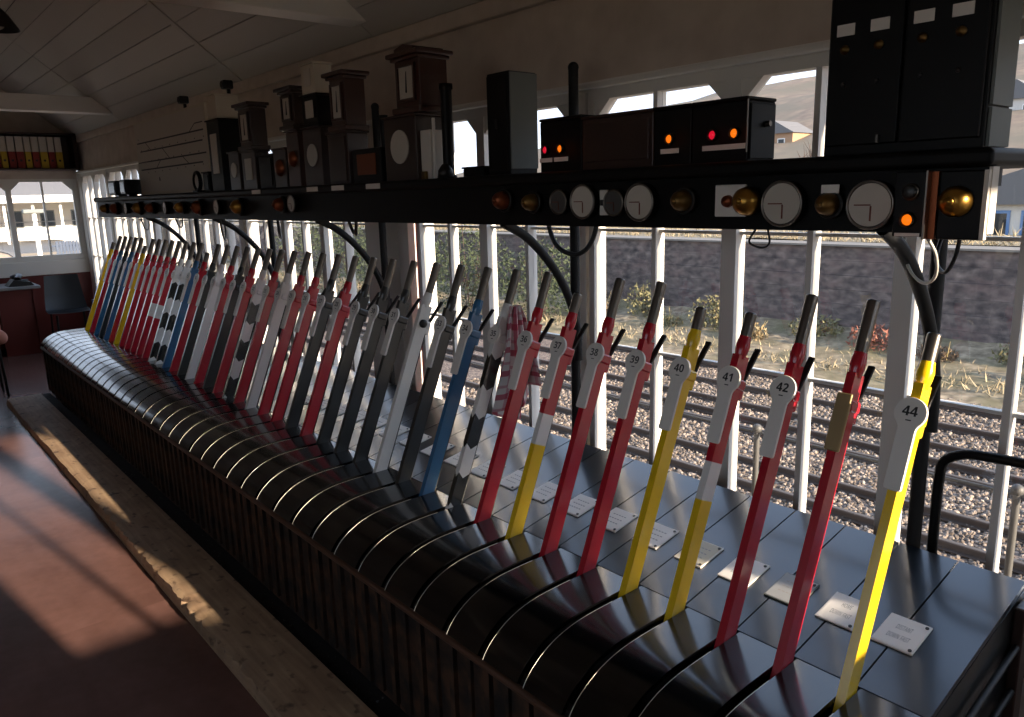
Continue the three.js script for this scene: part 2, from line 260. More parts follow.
// ---------------------------------------------------------------- lever frame casing
const leverZ = (n) => { const k = 44 - n; return -k * P + 0.008 - 6.54e-7 * k ** 4 + 5.875e-5 * k ** 3 - 1.575e-3 * k * k + 0.01298 * k - 0.0239; };
{
  const t = thing('lever_frame', 'long black lever frame casing with curved slotted hump and flat rear table', 'lever frame');
  const profKnots = [[0.0655, 0.5285], [0.03, 0.5285], [0.0, 0.5283], [-0.035, 0.528], [-0.075, 0.5276], [-0.115, 0.5268], [-0.155, 0.5248], [-0.19, 0.5205], [-0.225, 0.513], [-0.255, 0.503], [-0.28, 0.491], [-0.305, 0.475], [-0.325, 0.458], [-0.34, 0.44], [-0.347, 0.428]];
  const prof = new THREE.CatmullRomCurve3(profKnots.map(([x, y]) => V(x, y, 0))).getSpacedPoints(40).map((p) => [p.x, p.y]);
  const sx = (x, z) => (x < 0 ? x * (1 + 0.018 * Math.min(0, z)) : x);
  const slot = 0.011;
  for (let i = 0; i <= 44; i++) { // plate i lies on the far side of lever 44-i+... from lever n=44-i towards lever n+1
    const z1 = i === 0 ? 0.13 : leverZ(45 - i) - slot, z0 = i === 44 ? leverZ(1) - 0.13 : leverZ(44 - i) + slot;
    const pos = [], idx = [], N = prof.length, th = 0.012;
    for (const z of [z0, z1]) for (const o of [0, 1]) prof.forEach(([x, y], k) => pos.push(sx(x, z) + (o && k > 26 ? th * 0.8 : 0), y - (o ? th * (k > 26 ? 0.4 : 1) : 0), z));
    const id = (e, o, k) => e * 2 * N + o * N + k;
    for (let k = 0; k < N - 1; k++) {
      idx.push(id(0, 0, k), id(0, 0, k + 1), id(1, 0, k), id(0, 0, k + 1), id(1, 0, k + 1), id(1, 0, k));
      idx.push(id(0, 1, k), id(1, 1, k), id(0, 1, k + 1), id(0, 1, k + 1), id(1, 1, k), id(1, 1, k + 1));
      for (const e of [0, 1]) { const q = [id(e, 0, k), id(e, 1, k), id(e, 0, k + 1), id(e, 1, k), id(e, 1, k + 1), id(e, 0, k + 1)]; idx.push(...(e ? q : q.reverse())); }
    }
    for (const k of [0, N - 1]) { const q = [id(0, 0, k), id(1, 0, k), id(0, 1, k), id(1, 0, k), id(1, 1, k), id(0, 1, k)]; idx.push(...(k ? q.reverse() : q)); }
    let g = new THREE.BufferGeometry(); g.setAttribute('position', new THREE.Float32BufferAttribute(pos, 3)); g.setIndex(idx);
    g = toCreasedNormals(g, 0.7); uvm(g);
    const pl = put('hump_plate', g, mat.hump, t);
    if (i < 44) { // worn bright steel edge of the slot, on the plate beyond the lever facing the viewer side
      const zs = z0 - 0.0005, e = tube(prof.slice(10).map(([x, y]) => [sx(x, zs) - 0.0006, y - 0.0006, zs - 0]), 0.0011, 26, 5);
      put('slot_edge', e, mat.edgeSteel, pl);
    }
    // rear table panel
    const ty = (x) => BY + x * TS, x0 = 0.066, x1 = 0.572, gz = 0.002, a = i === 0 ? 0.125 : leverZ(45 - i) - gz, b = i === 44 ? leverZ(1) - 0.12 : leverZ(44 - i) + gz;
    put('table_panel', toCreasedNormals(prism([[x0, ty(x0) - 0.014], [x1, ty(x1) - 0.014], [x1, ty(x1)], [x0, ty(x0)]], b, a), 0.3), mat.table, t);
    // front casing plate with a rib
    const za = i === 0 ? 0.13 : leverZ(45 - i), zb = i === 44 ? leverZ(1) - 0.13 : leverZ(44 - i), fx = sx(-0.318, (za + zb) / 2);
    const fp = put('front_plate', bx(fx, fx + 0.02, 0.03, 0.42, zb + 0.004, za - 0.004), mat.cast, t);
    put('rib', [bx(fx - 0.014, fx, 0.05, 0.4, zb - 0.008, zb + 0.012), bx(fx - 0.01, fx, 0.05, 0.4, zb + P * 0.5 - 0.006, zb + P * 0.5 + 0.006)], mat.cast, fp);
  }
  const zN = 0.13, zF = leverZ(1) - 0.13;
  put('lip_rail', tube([[sx(-0.34, zN), 0.408, zN], [sx(-0.34, -3), 0.408, -3], [sx(-0.34, zF), 0.408, zF]], 0.01, 30, 8), mat.lip, t);
  const bodyShape = [[0.55, 0.03], [0.55, BY + 0.55 * TS - 0.02], [0.075, BY - 0.005], [0.07, 0.45], [-0.2, 0.45], [-0.26, 0.42], [-0.262, 0.03]];
  put('inner_body', prism(bodyShape, zF + 0.02, zN - 0.02), mat.ebony, t);
  put('end_cheek', prism([[0.572, 0.02], [0.572, BY + 0.572 * TS - 0.015], [0.066, BY - 0.004], [-0.11, 0.515], [-0.2, 0.506], [-0.27, 0.48], [-0.31, 0.42], [-0.31, 0.02]], zN - 0.02, zN - 0.004), mat.black, t);
  put('end_cheek', prism([[0.572, 0.02], [0.572, BY + 0.572 * TS - 0.015], [0.066, BY - 0.004], [-0.11, 0.515], [-0.2, 0.506], [-0.25, 0.48], [-0.27, 0.42], [-0.27, 0.02]], zF + 0.004, zF + 0.02), mat.black, t);
  for (const y of [0.44, 0.33]) put('end_rail', rod([0.06, y - 0.02, 0.14], [0.57, y + 0.07, 0.14], 0.008, 0.008, 8), mat.darkSteel, t);
  put('end_post', bx(0.5, 0.55, 0.02, BY + 0.5 * TS - 0.02, 0.128, 0.15, 0.004), mat.walnut, t);
  put('foot_channel', bx(-0.38, -0.29, 0.002, 0.03, zF, zN), mat.grit, t);
  const grit = []; for (let k = 0; k < 260; k++) { const g = new THREE.TetrahedronGeometry(rr(0.003, 0.008)); g.rotateX(rr(0, 6)); g.rotateY(rr(0, 6)); g.translate(rr(-0.37, -0.325), 0.032, rr(zF, zN)); grit.push(g); }
  const gm = put('grit', grit, mat.darkSteel, t); gm.userData.kind = 'stuff';
}
// ---------------------------------------------------------------- lettering atlases
function canvasTex(w, h, draw) { const c = document.createElement('canvas'); c.width = w; c.height = h; draw(c.getContext('2d')); const t = new THREE.CanvasTexture(c); t.colorSpace = THREE.SRGBColorSpace; t.anisotropy = 4; return t; }
const numTex = canvasTex(1024, 768, (x) => {
  x.fillStyle = '#e6e0d6'; x.fillRect(0, 0, 1024, 768); x.fillStyle = '#1c1a18'; x.textAlign = 'center'; x.textBaseline = 'middle'; x.font = 'bold 62px sans-serif';
  for (let n = 1; n <= 44; n++) { const i = (n - 1) % 8, j = Math.floor((n - 1) / 8); x.fillText(String(n), i * 128 + 64, j * 128 + 56); x.fillRect(i * 128 + 52, j * 128 + 96, 24, 5); }
});
const plateWords = { 44: ['DISTANT', 'DOWN FAST'], 43: ['HOME', 'DOWN FAST'], 42: ['', ''], 41: ['HOME', 'DOWN FAST'] };
const descTex = canvasTex(1024, 640, (x) => {
  x.fillStyle = '#ece6dc'; x.fillRect(0, 0, 1024, 640); x.textAlign = 'center'; x.textBaseline = 'middle';
  for (let k = 0; k < 20; k++) {
    const i = k % 4, j = Math.floor(k / 4), n = 44 - k, X = i * 256, Y = j * 128; if (n === 42) { x.fillStyle = '#9a9a98'; x.fillRect(X, Y, 256, 128); } if (n === 40) { x.fillStyle = '#c9bfa4'; x.fillRect(X, Y, 256, 128); }
    x.fillStyle = n > 42 ? '#7c7770' : '#938d84'; x.font = '27px sans-serif';
    const w = plateWords[n];
    if (w && w[0]) { x.fillText(w[0], X + 128, Y + 44); x.fillText(w[1], X + 128, Y + 86); } else for (let q = 0; q < 3; q++) for (let c = 0; c < 5; c++) x.fillRect(X + 50 + c * 32, Y + 34 + q * 26, 22, 5);
  }
});
const numMat = new THREE.MeshPhysicalMaterial({ map: numTex, roughness: 0.4 }), descMat = new THREE.MeshPhysicalMaterial({ map: descTex, roughness: 0.4 });
function cellUV(g, u0, v0, u1, v1) { const uv = g.attributes.uv; for (let i = 0; i < uv.count; i++) uv.setXY(i, u0 + uv.getX(i) * (u1 - u0), v0 + uv.getY(i) * (v1 - v0)); return g; }

// ---------------------------------------------------------------- levers
const LL = 0.8237, TILT = 22.2 * Math.PI / 180;
const bandTex = (stops) => canvasTex(8, 512, (x) => { for (const [a, b, c] of stops) { x.fillStyle = c; x.fillRect(0, 512 * (1 - b), 8, 512 * (b - a)); } });
const chevTex = (up) => canvasTex(64, 1024, (x) => {
  x.fillStyle = '#e8e5de'; x.fillRect(0, 0, 64, 1024); x.fillStyle = '#23231f';
  for (const [a, b] of [[0.1, 0.245], [0.385, 0.53], [0.67, 0.82]]) { const y0 = 1024 * (1 - b), y1 = 1024 * (1 - a), k = up ? -26 : 26; x.beginPath(); x.moveTo(0, y0); x.lineTo(32, y0 + k); x.lineTo(64, y0); x.lineTo(64, y1); x.lineTo(32, y1 + k); x.lineTo(0, y1); x.fill(); }
});
const paintMap = (map) => new THREE.MeshPhysicalMaterial({ map, roughness: 0.25, clearcoat: 0.6, clearcoatRoughness: 0.12 });
const barLen = 0.8 * LL, f = (s) => s * LL / (barLen + 0.04) + 0.04 / (barLen + 0.04);
const RED = '#b8182a', WHT = '#e8e5de', YEL = '#f0c416';
const mRWY = paintMap(bandTex([[0, f(0.36), YEL], [f(0.36), f(0.475), WHT], [f(0.475), 1, RED]])), mRW = paintMap(bandTex([[0, f(0.35), RED], [f(0.35), f(0.46), WHT], [f(0.46), 1, RED]]));
const mUp = paintMap(chevTex(true)), mDown = paintMap(chevTex(false));
const colours = 'Y R B K B R Y R R R b b U U B R K W R K R D R W R R K R K K K W K B D R a R R Y a R R Y'.split(' ');
const cdef = { Y: ['yellow', mat.yellow, mat.yellow], R: ['red', mat.red, mat.red], B: ['blue', mat.blue, mat.blue], K: ['black', mat.black, mat.black], W: ['white', mat.leverWhite, mat.leverWhite], b: ['red white-banded', mRW, mat.red], U: ['white lever with upward black chevrons', mUp, mat.leverWhite], D: ['white lever with downward black chevrons', mDown, mat.leverWhite], a: ['red over yellow white-banded', mRWY, mat.red] };
const shortH = new Set([44, 41, 40, 37, 16, 7, 1]);
const ordinals = ['nearest', 'second', 'third', 'fourth', 'fifth', 'sixth', 'seventh', 'eighth', 'ninth', 'tenth', 'eleventh', 'twelfth', 'thirteenth', 'fourteenth', 'fifteenth', 'sixteenth', 'seventeenth', 'eighteenth', 'nineteenth', 'twentieth'];
const nth = (k, end) => (k < 20 ? ordinals[k] : `${['twenty', 'thirty', 'forty'][Math.floor((k + 1) / 10) - 2]}-${['', 'first', 'second', 'third', 'fourth', 'fifth', 'sixth', 'seventh', 'eighth', 'ninth'][(k + 1) % 10]}`.replace(/-$/, 'th').replace('tyth', 'tieth'));
const LG = {
  bar: new THREE.BoxGeometry(0.045, barLen + 0.04, 0.019).translate(0.0205, (barLen - 0.04) / 2, 0),
  neck: (() => { const g = lathe([[0.0125, 0], [0.0165, 0.02], [0.0175, 0.034], [0.015, 0.05], [0.0145, 0.056]], 16); g.translate(0.018, 0.79 * LL, 0); return g; })(),
  handle: (len) => { const g = lathe([[0.0132, 0], [0.014, 0.02], [0.0145, len - 0.004], [0.0128, len], [0.0001, len + 0.001]], 18); g.translate(0.018, 0.845 * LL, 0); return g; },
  plate: (() => { const s = new THREE.Shape(), r = 0.031, w = 0.0165, y0 = 0.53 * LL, yc = 0.722 * LL; s.moveTo(-w, y0 + 0.006); s.quadraticCurveTo(-w, y0, -w + 0.006, y0); s.lineTo(w - 0.006, y0); s.quadraticCurveTo(w, y0, w, y0 + 0.006); s.lineTo(w, yc - r * 1.15); s.quadraticCurveTo(w, yc - r * 0.9, r * 0.8, yc - r * 0.6); s.absarc(0, yc, r, -0.64, Math.PI + 0.64, false); s.quadraticCurveTo(-w, yc - r * 0.9, -w, yc - r * 1.15); s.closePath();
    const g = new THREE.ExtrudeGeometry(s, { depth: 0.006, bevelEnabled: true, bevelSize: 0.001, bevelThickness: 0.001, bevelSegments: 1, curveSegments: 10 }); g.rotateY(-Math.PI / 2); g.translate(-0.002, 0, 0); return g; })(),
  roundPlate: new THREE.CylinderGeometry(0.029, 0.029, 0.008, 24).rotateZ(Math.PI / 2).translate(-0.0048, 0.722 * LL, 0),
  brassPlate: (() => { const g = new RoundedBoxGeometry(0.008, 0.155 * LL, 0.034, 2, 0.0035); g.translate(-0.004, 0.665 * LL, 0); return g; })(),
  bracket: mergeGeometries([new RoundedBoxGeometry(0.05, 0.03, 0.026, 2, 0.008).translate(0.034, 0.715 * LL, 0), new RoundedBoxGeometry(0.02, 0.05, 0.02, 2, 0.006).translate(0.05, 0.7 * LL, 0)].map(strip)),
  trigger: (() => { const a = V(0.05, 0.715 * LL, 0), b = V(0.088, 0.84 * LL, 0), d = b.clone().sub(a), g = new RoundedBoxGeometry(0.008, d.length(), 0.016, 2, 0.003); g.rotateZ(-Math.atan2(d.x, d.y)); g.translate((a.x + b.x) / 2, (a.y + b.y) / 2, 0); return g; })(),
  rod: rod([0.05, -0.03, 0], [0.05, 0.7 * LL, 0], 0.0035, 0.0035, 6),
};
const handleLong = LG.handle(0.155 * LL), handleShort = LG.handle(0.085 * LL);
for (let n = 44; n >= 1; n--) {
  const [cname, barMat, topMat] = cdef[colours[n - 1]], k = 44 - n, what = cname.includes('chevrons') ? cname : `${cname} signal lever`;
  const label = n >= 36 && n !== 43 ? `${what} bearing number ${n}, ${nth(k)} from the near end` : n === 43 ? 'red signal lever with brass plate, second from the near end' : `${what}, ${nth(k)} from the near end of the row`;
  const g = thing('signal_lever', label, 'lever', [0, BY, leverZ(n)], 'levers of the signal frame');
  g.rotation.z = -TILT;
  put('bar', LG.bar, barMat, g); put('neck', LG.neck, topMat, g);
  put('handle', shortH.has(n) ? handleShort : handleLong, mat.steel, g);
  const br = put('catch_bracket', LG.bracket, topMat, g); put('catch_trigger', LG.trigger, mat.darkSteel, g); put('catch_rod', LG.rod, mat.darkSteel, g);
  if (n === 43) put('brass_plate', LG.brassPlate, mat.brassPlate, g);
  else if (n !== 32) { const round = 'UD'.includes(colours[n - 1]);
    const pl = put('number_plate', round ? LG.roundPlate : LG.plate, mat.plate, g), i = (n - 1) % 8, j = Math.floor((n - 1) / 8);
    const d = cellUV(new THREE.CircleGeometry(round ? 0.0265 : 0.0285, 20), i / 8, 1 - (j + 1) / 6, (i + 1) / 8, 1 - j / 6); d.rotateY(-Math.PI / 2); d.translate(-0.0098, 0.722 * LL, 0); put('number', d, numMat, pl);
  }
  if (n === 32) put('pin', lathe([[0.0001, 0], [0.016, 0], [0.016, 0.008], [0.006, 0.012], [0.0001, 0.012]], 14).rotateX(Math.PI / 2).translate(0.022, 0.715 * LL, 0.008), mat.darkSteel, g);
}
// description plates on the rear table
for (let k = 0; k < 20; k++) {
  const n = 44 - k, zc = leverZ(n) + 0.006 + Math.min(0.042, 0.011 * k), xc = 0.255, yc = BY + xc * TS;
  const col = n === 42 ? 'grey metal' : n === 40 ? 'yellowed' : 'white';
  const g = thing('description_plate', n === 44 ? 'white plate reading distant down fast beside the nearest lever' : n === 43 ? 'white plate reading home down fast, second from the near end' : `${col} lettered plate on the table, ${nth(k)} from the near end`, 'plate', [xc, yc, zc], 'description plates behind the levers');
  g.rotation.z = 0.1879;
  put('plate_body', new RoundedBoxGeometry(0.105, 0.005, 0.088, 2, 0.002).translate(0, 0.0026, 0), n === 42 ? mat.grey : mat.plate, g);
  const d = new THREE.PlaneGeometry(0.082, 0.098), i = k % 4, j = Math.floor(k / 4); cellUV(d, i / 4, 1 - (j + 1) / 5, (i + 1) / 4, 1 - j / 5);
  d.rotateX(-Math.PI / 2); d.rotateY(-Math.PI / 2 - Math.PI / 2 + Math.PI / 2); d.translate(0, 0.0054, 0); put('lettering', d, descMat, g);
  for (const [sx2, sz2] of [[0.042, 0.036], [-0.044, 0.036]]) put('screw', new THREE.CylinderGeometry(0.004, 0.004, 0.003, 8).translate(sx2, 0.0058, sz2), mat.darkSteel, g);
}
{ // checked duster hung on the catch of the chevron lever
  const w = 22, h = 30, pos = [], uv = [], idx = [];
  for (let j = 0; j <= h; j++) for (let i = 0; i <= w; i++) {
    const u = i / w, v = j / h, spread = 0.03 + 0.105 * Math.pow(v, 0.8);
    pos.push(0.29 + (u - 0.5) * spread * 1.35 + 0.012 * Math.sin(u * 14 + v * 3) * (0.3 + v), 1.16 - v * (0.33 + 0.05 * Math.sin(u * 5)), -1.31 + 0.028 * Math.sin(u * 19 + v * 2) * (0.35 + v * 0.8) + 0.012 * Math.cos(u * 33)); uv.push(u, v);
  }
  for (let j = 0; j < h; j++) for (let i = 0; i < w; i++) { const a = j * (w + 1) + i, b = a + 1, c = a + w + 1, d = c + 1; idx.push(a, c, b, b, c, d); }
  const g = new THREE.BufferGeometry(); g.setAttribute('position', new THREE.Float32BufferAttribute(pos, 3)); g.setAttribute('uv', new THREE.Float32BufferAttribute(uv, 2)); g.setIndex(idx); g.computeVertexNormals();
  const t = canvasTex(256, 256, (x) => { x.fillStyle = '#ded6d2'; x.fillRect(0, 0, 256, 256); for (let i = 0; i < 9; i++) { x.fillStyle = i % 2 ? 'rgba(160,28,52,0.6)' : 'rgba(160,28,52,0.3)'; x.fillRect(i * 29, 0, i % 2 ? 14 : 7, 256); x.fillRect(0, i * 29, 256, i % 2 ? 14 : 7); } });
  tag(put('checked_duster', g, new THREE.MeshPhysicalMaterial({ map: t, roughness: 0.95, side: THREE.DoubleSide })), 'red and white checked cloth draped over a lever catch', 'cloth');
}
// ---------------------------------------------------------------- instrument shelf
const SX = 0.17, SB = 1.43, ST = 1.578, SZ0 = 0.1, SZ1 = -6.15;
{
  const t = thing('instrument_shelf', 'long black instrument shelf hung above the levers', 'shelf');
  put('top_board', bx(SX - 0.02, 0.55, 1.545, ST, SZ1 - 0.03, SZ0 + 0.008, 0.012), mat.shelf, t);
  put('fascia', bx(SX, SX + 0.022, SB, 1.545, SZ1, SZ0), mat.shelf, t);
  put('end_strip', bx(SX - 0.004, SX + 0.026, SB, 1.545, SZ0, SZ0 + 0.006), mat.whiteWarm, t);
  put('rear_cleat', bx(0.51, 0.545, 1.51, 1.545, SZ1, SZ0 - 0.1), mat.shelf, t);
}
const poleZ = [-0.13, -1.331, -2.62, -3.9, -5.2];
poleZ.forEach((z, i) => {
  const t = thing('shelf_stanchion', ['black pole and curved bracket nearest the viewer holding the shelf', 'black pole with curved bracket beside the white post holding the shelf', 'black pole and bracket in front of the thick post', 'black pole and bracket beyond the thick post', 'farthest black pole and bracket under the shelf'][i], 'bracket', [0, 0, z], 'poles carrying the shelf');
  put('pole', rod([0.592, 0, 0], [0.592, 1.93, 0], 0.017, 0.017, 14), mat.poleBlack, t);
  put('pole_cap', new THREE.SphereGeometry(0.019, 12, 8).translate(0.592, 1.93, 0), mat.poleBlack, t);
  put('bracket', tube([[0.586, 0.93, 0.02], [0.578, 1.05, 0.02], [0.53, 1.18, 0.02], [0.45, 1.29, 0.02], [0.35, 1.38, 0.02], [0.25, 1.432, 0.02]], 0.015, 30, 10), mat.poleBlack, t);
  put('collar', new THREE.CylinderGeometry(0.026, 0.026, 0.04, 14).translate(0.592, 1.02, 0), mat.poleBlack, t);
});
// ----- instruments fixed to the fascia
function dial(z, y, r, label, faceMat = mat.dial) {
  const t = thing('dial_indicator', label, 'dial', [SX - 0.001, y, z], 'instruments on the shelf fascia');
  put('case', faceOut(lathe([[0.0001, 0], [r * 1.1, 0], [r * 1.1, 0.018], [r * 1.02, 0.024], [r * 0.98, 0.02], [0.0001, 0.02]], 32)), mat.ebony, t);
  put('bezel', faceOut(new THREE.TorusGeometry(r * 1.05, 0.003, 8, 36).rotateX(Math.PI / 2).translate(0, 0.022, 0)), mat.steel, t);
  put('face', faceOut(new THREE.CylinderGeometry(r * 0.97, r * 0.97, 0.002, 32).translate(0, 0.0215, 0)), faceMat, t);
  put('needle', bx(-0.0245, -0.0228, -0.0012, 0.0012, -r * 0.7, r * 0.05), mat.needle, t);
  put('scale_bar', bx(-0.0238, -0.0226, -r * 0.72, -0.002, r * 0.03, r * 0.1), mat.needle, t);
  return t;
}
function bell(z, y, r, label, m = mat.brass, base = true) {
  const t = thing('brass_bell', label, 'bell', [SX - 0.001, y, z], 'instruments on the shelf fascia');
  if (base) { put('base_ring', faceOut(lathe([[0.0001, 0], [r * 1.25, 0], [r * 1.25, 0.01], [r * 1.1, 0.016], [0.0001, 0.016]], 28)), mat.ebony, t); put('ring', faceOut(new THREE.TorusGeometry(r * 1.2, 0.003, 6, 30).rotateX(Math.PI / 2).translate(0, 0.014, 0)), mat.darkSteel, t); }
  put('gong', faceOut(lathe([[r, 0.016], [r, 0.022], [r * 0.9, 0.036], [r * 0.62, 0.047], [r * 0.3, 0.052], [0.0001, 0.053]], 28)), m, t);
  put('nut', faceOut(lathe([[0.0001, 0.05], [r * 0.25, 0.05], [r * 0.22, 0.056], [r * 0.1, 0.058], [0.0001, 0.058]], 14)), m, t);
  return t;
}
function indicatorLamp(t, x, y, z, r, m, light) {
  put('lamp_ring', faceOut(lathe([[r * 0.9, 0], [r * 1.35, 0], [r * 1.3, 0.008], [r * 1.05, 0.01], [r * 0.95, 0.004]], 20)).translate(x, y, z), mat.darkSteel, t);
  put('lamp_lens', faceOut(lathe([[r, 0], [r * 0.92, r * 0.45], [r * 0.6, r * 0.8], [0.0001, r * 0.95]], 20)).translate(x, y, z), m, t);
  if (light) { const p = new THREE.PointLight(m.emissive, 0.0003); p.position.set(x - r - 0.02, y, z); p.castShadow = true; t.add(p); p.name = 'glow'; }
}
{
  const t = thing('bell_box', 'black box with polished brass bell at the near end of the shelf', 'bell box', [0, 0, 0], 'instruments on the shelf fascia');
  put('box', bx(SX - 0.012, SX - 0.001, 1.42, 1.54, 0.024, 0.096, 0.003), mat.ebony, t); put('edge_strip', bx(SX - 0.014, SX - 0.001, 1.42, 1.54, 0.0965, 0.104), mat.whiteWarm, t); put('side_strip', bx(SX - 0.016, SX - 0.001, 1.42, 1.54, 0.012, 0.0235), mat.copper, t);
  const g = new THREE.Group(); put('gong', faceOut(lathe([[0.027, 0.0], [0.0275, 0.01], [0.024, 0.022], [0.016, 0.031], [0.008, 0.034], [0.0001, 0.0345]], 28)).translate(SX - 0.012, 1.487, 0.056), mat.brass, t);
  put('nut', faceOut(lathe([[0.0001, 0], [0.009, 0], [0.008, 0.008], [0.0001, 0.01]], 14)).translate(SX - 0.045, 1.487, 0.056), mat.brass, t);
}
{
  const t = thing('lamp_button_unit', 'black unit with lit orange lamp and black push button', 'control unit', [0, 0, 0], 'instruments on the shelf fascia');
  put('box', bx(SX - 0.03, SX - 0.001, 1.424, 1.542, -0.046, 0.008, 0.003), mat.ebony, t); put('metal_edge', bx(SX - 0.032, SX - 0.004, 1.42, 1.542, 0.0085, 0.0115), mat.steel, t); put('label_strip', bx(SX - 0.032, SX - 0.03, 1.425, 1.431, -0.04, 0.004), mat.plate, t);
  indicatorLamp(t, SX - 0.03, 1.455, -0.018, 0.0105, lensAmber, true);
  put('push_button', faceOut(lathe([[0.0001, 0], [0.013, 0], [0.013, 0.01], [0.01, 0.014], [0.0001, 0.014]], 20)).translate(SX - 0.03, 1.505, -0.016), mat.plastic, t);
  put('button_ring', faceOut(lathe([[0.012, 0], [0.016, 0], [0.015, 0.006], [0.0125, 0.006]], 20)).translate(SX - 0.03, 1.505, -0.016), mat.steel, t);
}
dial(-0.094, 1.482, 0.042, 'large white-faced dial next to the orange lamp unit');
bell(-0.178, 1.484, 0.022, 'small brass bell on dark ring between the two nearest dials', mat.brassDull);
{ const t = thing('label_card', 'small curved white scale card above the bell between two dials', 'card'); put('card', bx(SX - 0.02, SX - 0.017, 1.505, 1.522, -0.195, -0.158, 0.001), mat.plate, t); put('card_edge', bx(SX - 0.0215, SX - 0.02, 1.5035, 1.506, -0.19, -0.163), mat.darkSteel, t); }
dial(-0.279, 1.486, 0.043, 'white-faced dial second from the orange lamp unit');
{ const t = thing('backing_plate', 'square white backing plate beside the large brass bell', 'plate'); put('sheet', bx(SX - 0.006, SX - 0.001, 1.458, 1.528, -0.455, -0.375, 0.002), mat.plate, t); put('boss', faceOut(lathe([[0.0001, 0], [0.014, 0], [0.012, 0.01], [0.0001, 0.012]], 18)).translate(SX - 0.006, 1.492, -0.42), mat.copper, t); }
bell(-0.362, 1.492, 0.031, 'large brass bell in front of the white square plate', mat.brass, false);
bell(-0.534, 1.495, 0.024, 'brass bell on a black ring left of the white plate', mat.brassDull);
dial(-0.664, 1.493, 0.042, 'white-faced oval-looking dial third along the shelf');
dial(-0.748, 1.492, 0.03, 'dark-faced dial between two white dials', mat.dialDark);
{ const t = thing('white_switch_plate', 'narrow white plate between dials on the fascia', 'plate'); put('sheet', bx(SX - 0.008, SX - 0.001, 1.46, 1.525, -0.81, -0.782, 0.002), mat.plate, t); put('switch', bx(SX - 0.016, SX - 0.008, 1.485, 1.5, -0.802, -0.79, 0.002), mat.plastic, t); }
dial(-0.859, 1.496, 0.041, 'white-faced dial fourth along the shelf');
dial(-0.95, 1.496, 0.03, 'dark-faced dial beyond the fourth white dial', mat.dialDark);
bell(-1.061, 1.496, 0.024, 'dull brass bell with dark ring beyond the dark dials', mat.brassDull);
bell(-1.19, 1.503, 0.027, 'copper-coloured bell above the curved bracket', mat.copper, true);
dial(-2.63, 1.505, 0.034, 'pale dial alone on the far dark fascia');
bell(-2.75, 1.502, 0.03, 'coppery bell beside the pale dial on the far fascia', mat.copper);
['', '', '', '', '', '', '', '', '', ''].forEach((_, i) => { // far run of small bells and dials
  const z = -3.25 - i * 0.29;
  if (i % 3 === 1) dial(z, 1.495, 0.034, `small far dial, ${nth(i)} in the crowded far run of instruments`);
  else bell(z, 1.495, i % 2 ? 0.03 : 0.036, `small far bell, ${nth(i)} in the crowded far run of instruments`, [mat.brass, mat.brassDull, mat.copper][i % 3]);
});
// ----- instruments standing on the shelf
const SP = 'block instruments standing on the shelf';
{ // tall relay cabinet at the near end
  const t = thing('relay_cabinet', 'tall black cabinet with four white labels at the near end of the shelf', 'cabinet');
  put('body', bx(0.225, 0.34, ST, 2.1, -0.235, 0.066, 0.004), mat.ebony, t);
  put('side_panel', bx(0.235, 0.335, ST + 0.004, 1.65, 0.0662, 0.072), mat.grey, t); put('side_panel', bx(0.235, 0.335, 1.654, 2.09, 0.0662, 0.072), mat.grey, t);
  put('door', bx(0.216, 0.2245, ST + 0.02, 2.08, -0.228, -0.085, 0.003), mat.ebony, t); put('door', bx(0.216, 0.2245, ST + 0.02, 2.08, -0.081, 0.06, 0.003), mat.ebony, t);
  [-0.196, -0.129, -0.049, 0.017].forEach((z) => { put('label', bx(0.2135, 0.216, 1.808, 1.83, z - 0.018, z + 0.018, 0.001), mat.plate, t); put('knob', faceOut(lathe([[0.0001, 0], [0.009, 0], [0.009, 0.004], [0.005, 0.006], [0.005, 0.01], [0.0001, 0.011]], 16)).translate(0.216, 1.782, z), mat.brassDull, t); put('keyhole', faceOut(lathe([[0.0001, 0], [0.005, 0], [0.004, 0.003], [0.0001, 0.003]], 12)).translate(0.216, 1.717, z), mat.darkSteel, t); });
  put('handle', bx(0.208, 0.216, 1.6, 1.615, -0.12, -0.116), mat.steel, t);
}
function lampBox(z0, z1, h, label, lamps, m = mat.ebony, xf = 0.235) {
  const t = thing('repeater_box', label, 'lamp box', [0, 0, 0], SP);
  put('body', bx(xf, xf + 0.11, ST, h, z1 + 0.001, z0 - 0.001, 0.004), m, t); put('lid', bx(xf - 0.004, xf + 0.114, h, h + 0.008, z1 + 0.001, z0 - 0.001, 0.003), m, t);
  lamps.forEach(([z, c, lab]) => { indicatorLamp(t, xf, 1.643, z, 0.0105, c === 'r' ? lensRed : lensAmber, true); put('label', bx(xf - 0.003, xf, 1.608, 1.62, z - lab, z + lab, 0.001), mat.plate, t); });
  return t;
}
lampBox(-0.944, -1.115, 1.722, 'black repeater box with red and orange lamps beside the grey box', [[-1.088, 'r', 0.026], [-1.026, 'o', 0.028]]);
{ const t = lampBox(-0.692, -0.944, 1.714, 'plain dark brown wooden box between the lamp boxes', [], mat.walnut); put('panel', bx(0.231, 0.235, 1.6, 1.7, -0.93, -0.706, 0.002), mat.walnut, t); }
lampBox(-0.576, -0.692, 1.714, 'black repeater box with a single orange lamp', [[-0.64, 'o', 0.028]]);
